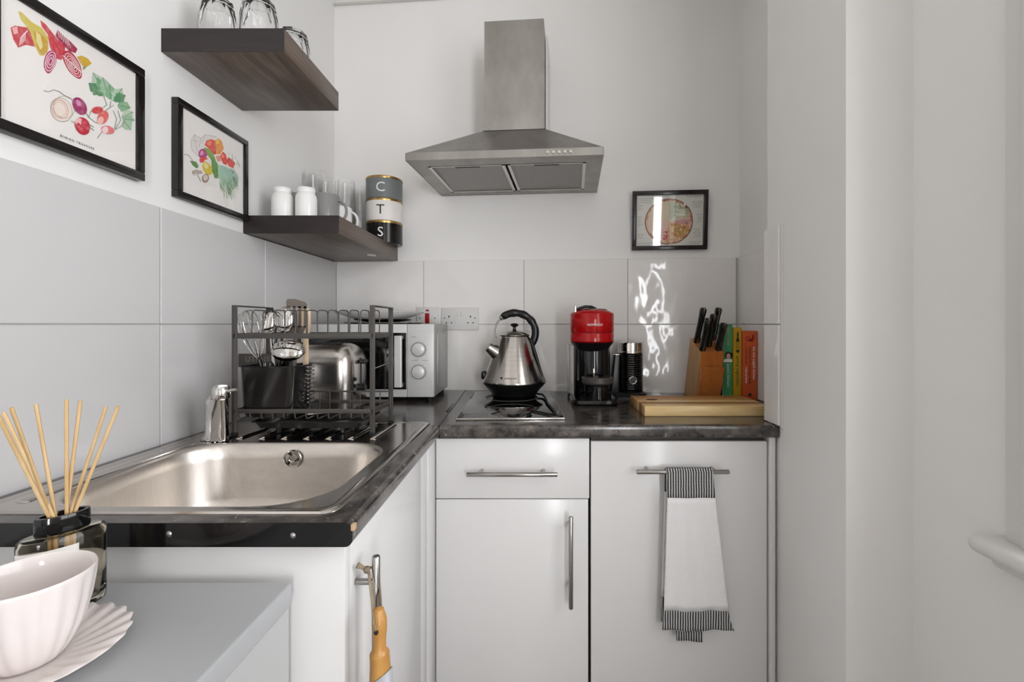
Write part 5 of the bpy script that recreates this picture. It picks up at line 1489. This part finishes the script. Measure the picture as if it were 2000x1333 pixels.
# ------------------------------------------------------------------ brush hung on the sink cabinet handle
br = thing('wooden_brush', 'bamboo handled brush with grey sleeve hanging from the cabinet handle', 'brush', (-0.2135, 0.628, 0.60))
BX, BY = -0.2095, 0.624
B().tube([(BX - 0.002, BY + 0.003, 0.775), (BX - 0.002, BY + 0.003, 0.772), (BX - 0.001, BY + 0.002, 0.760), (BX, BY, 0.748), (BX, BY, 0.737), (BX, BY, 0.722), (BX, BY, 0.716), (BX, BY, 0.7145), (BX + 0.001, BY, 0.700), (BX + 0.001, BY, 0.665), (BX + 0.001, BY, 0.58)],
         [0.001, 0.0065, 0.0098, 0.0100, 0.0088, 0.0086, 0.0115, 0.0128, 0.0132, 0.0145, 0.016], 24).done('handle', M['bamboo'], br)
B().cyl((BX - 0.001, BY - 0.0115, 0.7485), (BX - 0.001, BY - 0.0085, 0.7485), 0.0030, 14).done('cord_hole', M['dark'], br)
slv = B(); rg = []
for z, r in ((0.695, 0.0150), (0.66, 0.0165), (0.58, 0.018)):
    rg.append([Vector((BX + 0.001 + r * math.cos(a), BY + r * math.sin(a), z - (0.022 * (1 - math.cos(a + 0.4)) * 0.5 if z > 0.69 else 0))) for a in [-2.0 + 2.9 * k / 14 for k in range(15)]])
slv.loft(rg, False, False, closed=False); slv.done('sleeve', M['grey_pl'], br, ang=60, solid=0.0016)
cd = B()
cd.tube([(BX - 0.0005, BY - 0.009, 0.7485), (BX - 0.004, BY - 0.011, 0.760), (BX - 0.012, 0.632, 0.778), (BX - 0.022, 0.648, 0.800), (-0.2335, 0.652, 0.8075), (-0.2375, 0.656, 0.8095)], [0.0022, 0.0026, 0.003, 0.0028, 0.0028, 0.003], 8, sq=0.6)
cd.tube([(BX + 0.001, BY + 0.008, 0.7485), (-0.2165, 0.650, 0.772), (-0.2265, 0.672, 0.795), (-0.230, 0.672, 0.805), (-0.2345, 0.662, 0.8095)], [0.0022, 0.0025, 0.0026, 0.0026, 0.003], 8, sq=0.6)
cd.done('cord', M['leather'], br)
kn = B(); kn.lathe([(0, -0.005), (0.0035, -0.004), (0.0052, 0), (0.0035, 0.004), (0, 0.005)], (-0.2375, 0.654, 0.8105), 12)
kn.tube([(-0.2385, 0.654, 0.811), (-0.2440, 0.652, 0.8155), (-0.2495, 0.650, 0.8190)], [0.0025, 0.0032, 0.0048], 8, sq=0.6)
kn.done('knot', M['leather'], br)

# ------------------------------------------------------------------ cup, saucer and reed diffuser on the low cabinet
UX, UY = -0.497, 0.455
sa = B(); NS = 96
def scal(r, z, wv, dz=0.0):
    pts = []
    for k in range(NS):
        a = 2*PI*k/NS
        c = math.cos(22 * a)
        pts.append((UX + r * (1 + wv * c) * math.cos(a), UY + r * (1 + wv * c) * math.sin(a), LT + z + dz * c))
    return pts
sa.loft([scal(0.030, 0.0005, 0), scal(0.036, 0.0008, 0), scal(0.050, 0.0040, 0.006, 0.0006), scal(0.0745, 0.0115, 0.022, 0.0012), scal(0.0765, 0.0130, 0.024, 0.0012), scal(0.0755, 0.0140, 0.024, 0.0012),
         scal(0.052, 0.0072, 0.006, 0.0009), scal(0.036, 0.0040, 0.0, 0.0002), scal(0.030, 0.0035, 0), scal(0.001, 0.0034, 0)], True, True)
tag(sa.done('saucer', M['cream'], None, loc=(UX, UY, LT), ang=70), 'blush white scalloped saucer under the fluted cup', 'saucer')
cu = B()
def flut(r, z, wv):
    pts = []
    for k in range(NS):
        a = 2*PI*k/NS
        c = abs(math.cos(9 * a)) * 2 - 1.27
        pts.append((UX + r * (1 + wv * c) * math.cos(a), UY + r * (1 + wv * c) * math.sin(a), LT + z))
    return pts
cu.loft([flut(0.018, 0.0042, 0), flut(0.0245, 0.0045, 0), flut(0.0265, 0.0075, 0.012), flut(0.033, 0.018, 0.030), flut(0.0405, 0.036, 0.030), flut(0.0452, 0.055, 0.026), flut(0.0482, 0.074, 0.018), flut(0.0495, 0.084, 0.006), flut(0.0498, 0.0868, 0.0), flut(0.0488, 0.0880, 0),
         flut(0.0474, 0.0868, 0), flut(0.0462, 0.074, 0), flut(0.042, 0.050, 0), flut(0.034, 0.026, 0), flut(0.022, 0.012, 0), flut(0.001, 0.0105, 0)], True, True)
tag(cu.done('cup', M['cream'], None, loc=(UX, UY, LT + 0.004), ang=70), 'blush white fluted cup standing on the scalloped saucer', 'cup')

RDX, RDY, RA = -0.5485, 0.5385, math.atan2(0.066, 0.040)
df = thing('reed_diffuser_bottle', 'smoked oval glass diffuser bottle with black collar behind the cup', 'bottle', (RDX, RDY, LT), RA)
def ov_ring(a, b_, z, n=48): return [Vector((a * math.cos(2*PI*k/n), b_ * math.sin(2*PI*k/n), z)) for k in range(n)]
gb = B()
gb.loft([ov_ring(0.034, 0.016, 0.0005), ov_ring(0.0375, 0.0195, 0.003), ov_ring(0.0385, 0.0205, 0.010), ov_ring(0.0385, 0.0205, 0.086), ov_ring(0.0375, 0.0195, 0.0915), ov_ring(0.035, 0.0175, 0.0935), ov_ring(0.018, 0.0105, 0.0940),
         ov_ring(0.017, 0.0095, 0.0940), ov_ring(0.017, 0.0095, 0.0915), ov_ring(0.033, 0.0155, 0.0905), ov_ring(0.0358, 0.0178, 0.085), ov_ring(0.0358, 0.0178, 0.012), ov_ring(0.032, 0.014, 0.008), ov_ring(0.001, 0.001, 0.008)], True, True)
gb.done('glass', M['smoke'], df, local=True, ang=50)
cl = B()
cl.loft([ov_ring(0.0235, 0.0130, 0.0945), ov_ring(0.0240, 0.0135, 0.096), ov_ring(0.0240, 0.0135, 0.113), ov_ring(0.0235, 0.0130, 0.1145), ov_ring(0.0195, 0.0095, 0.1145), ov_ring(0.0190, 0.0090, 0.113), ov_ring(0.0190, 0.0090, 0.104), ov_ring(0.001, 0.001, 0.104)], True, True)
cl.done('collar', M['black_gloss'], df, local=True, ang=50)
lbq = B(); lr = []
for z in (0.012, 0.0815):
    lr.append([Vector((0.0388 * math.cos(a), 0.0209 * math.sin(a), z)) for a in [-3.05 + 1.70 * k / 20 for k in range(21)]])
lbq.loft(lr, False, False, closed=False); lbq.done('label_sticker', M['label'], df, local=True, ang=60, solid=0.0002)
cr, sr = math.cos(RA), math.sin(RA)
def dloc(u, v, z): return Vector((RDX + u * cr - v * sr, RDY + u * sr + v * cr, LT + z))
for k, (px, py, Yt, u, v, lab) in enumerate((
    (-4, 812, 0.470, -0.012, -0.002, 'pale rattan reed fanning furthest out towards the wall'),
    (22, 797, 0.490, -0.010, 0.002, 'pale rattan reed second outermost on the wall side'),
    (7, 806, 0.520, -0.009, -0.004, 'thin rattan reed just inside the outermost wall side pair'),
    (70, 790, 0.530, -0.006, 0.003, 'rattan reed standing nearly upright left of the middle pair'),
    (130, 781, 0.545, 0.003, 0.0, 'tallest rattan reed, first of the middle pair'),
    (157, 783, 0.555, 0.004, 0.004, 'rattan reed leaning beside the tallest one in the middle'),
    (207, 795, 0.580, 0.007, 0.0, 'rattan reed second outermost on the sink side'),
    (231, 794, 0.560, 0.010, -0.003, 'brown rattan reed fanning furthest out over the sink'))):
    tip = px2(px, py, Yt)
    top = dloc(u, v, 0.1145)
    fwd = (top - tip).normalized()
    dn = Vector((fwd.x * 0.35, fwd.y * 0.35, 0)) / abs(fwd.z) * 0.09
    foot = Vector((max(RDX - 0.03, min(RDX + 0.03, top.x + dn.x * 0.6)), top.y + dn.y * 0.3, LT + 0.016))
    o = B().tube([foot, top, tip], [0.0019, 0.0019, 0.0019], 8).done('reed', M['reed'], None, loc=foot)
    tag(o, lab, 'reed', 'rattan reeds in the diffuser')
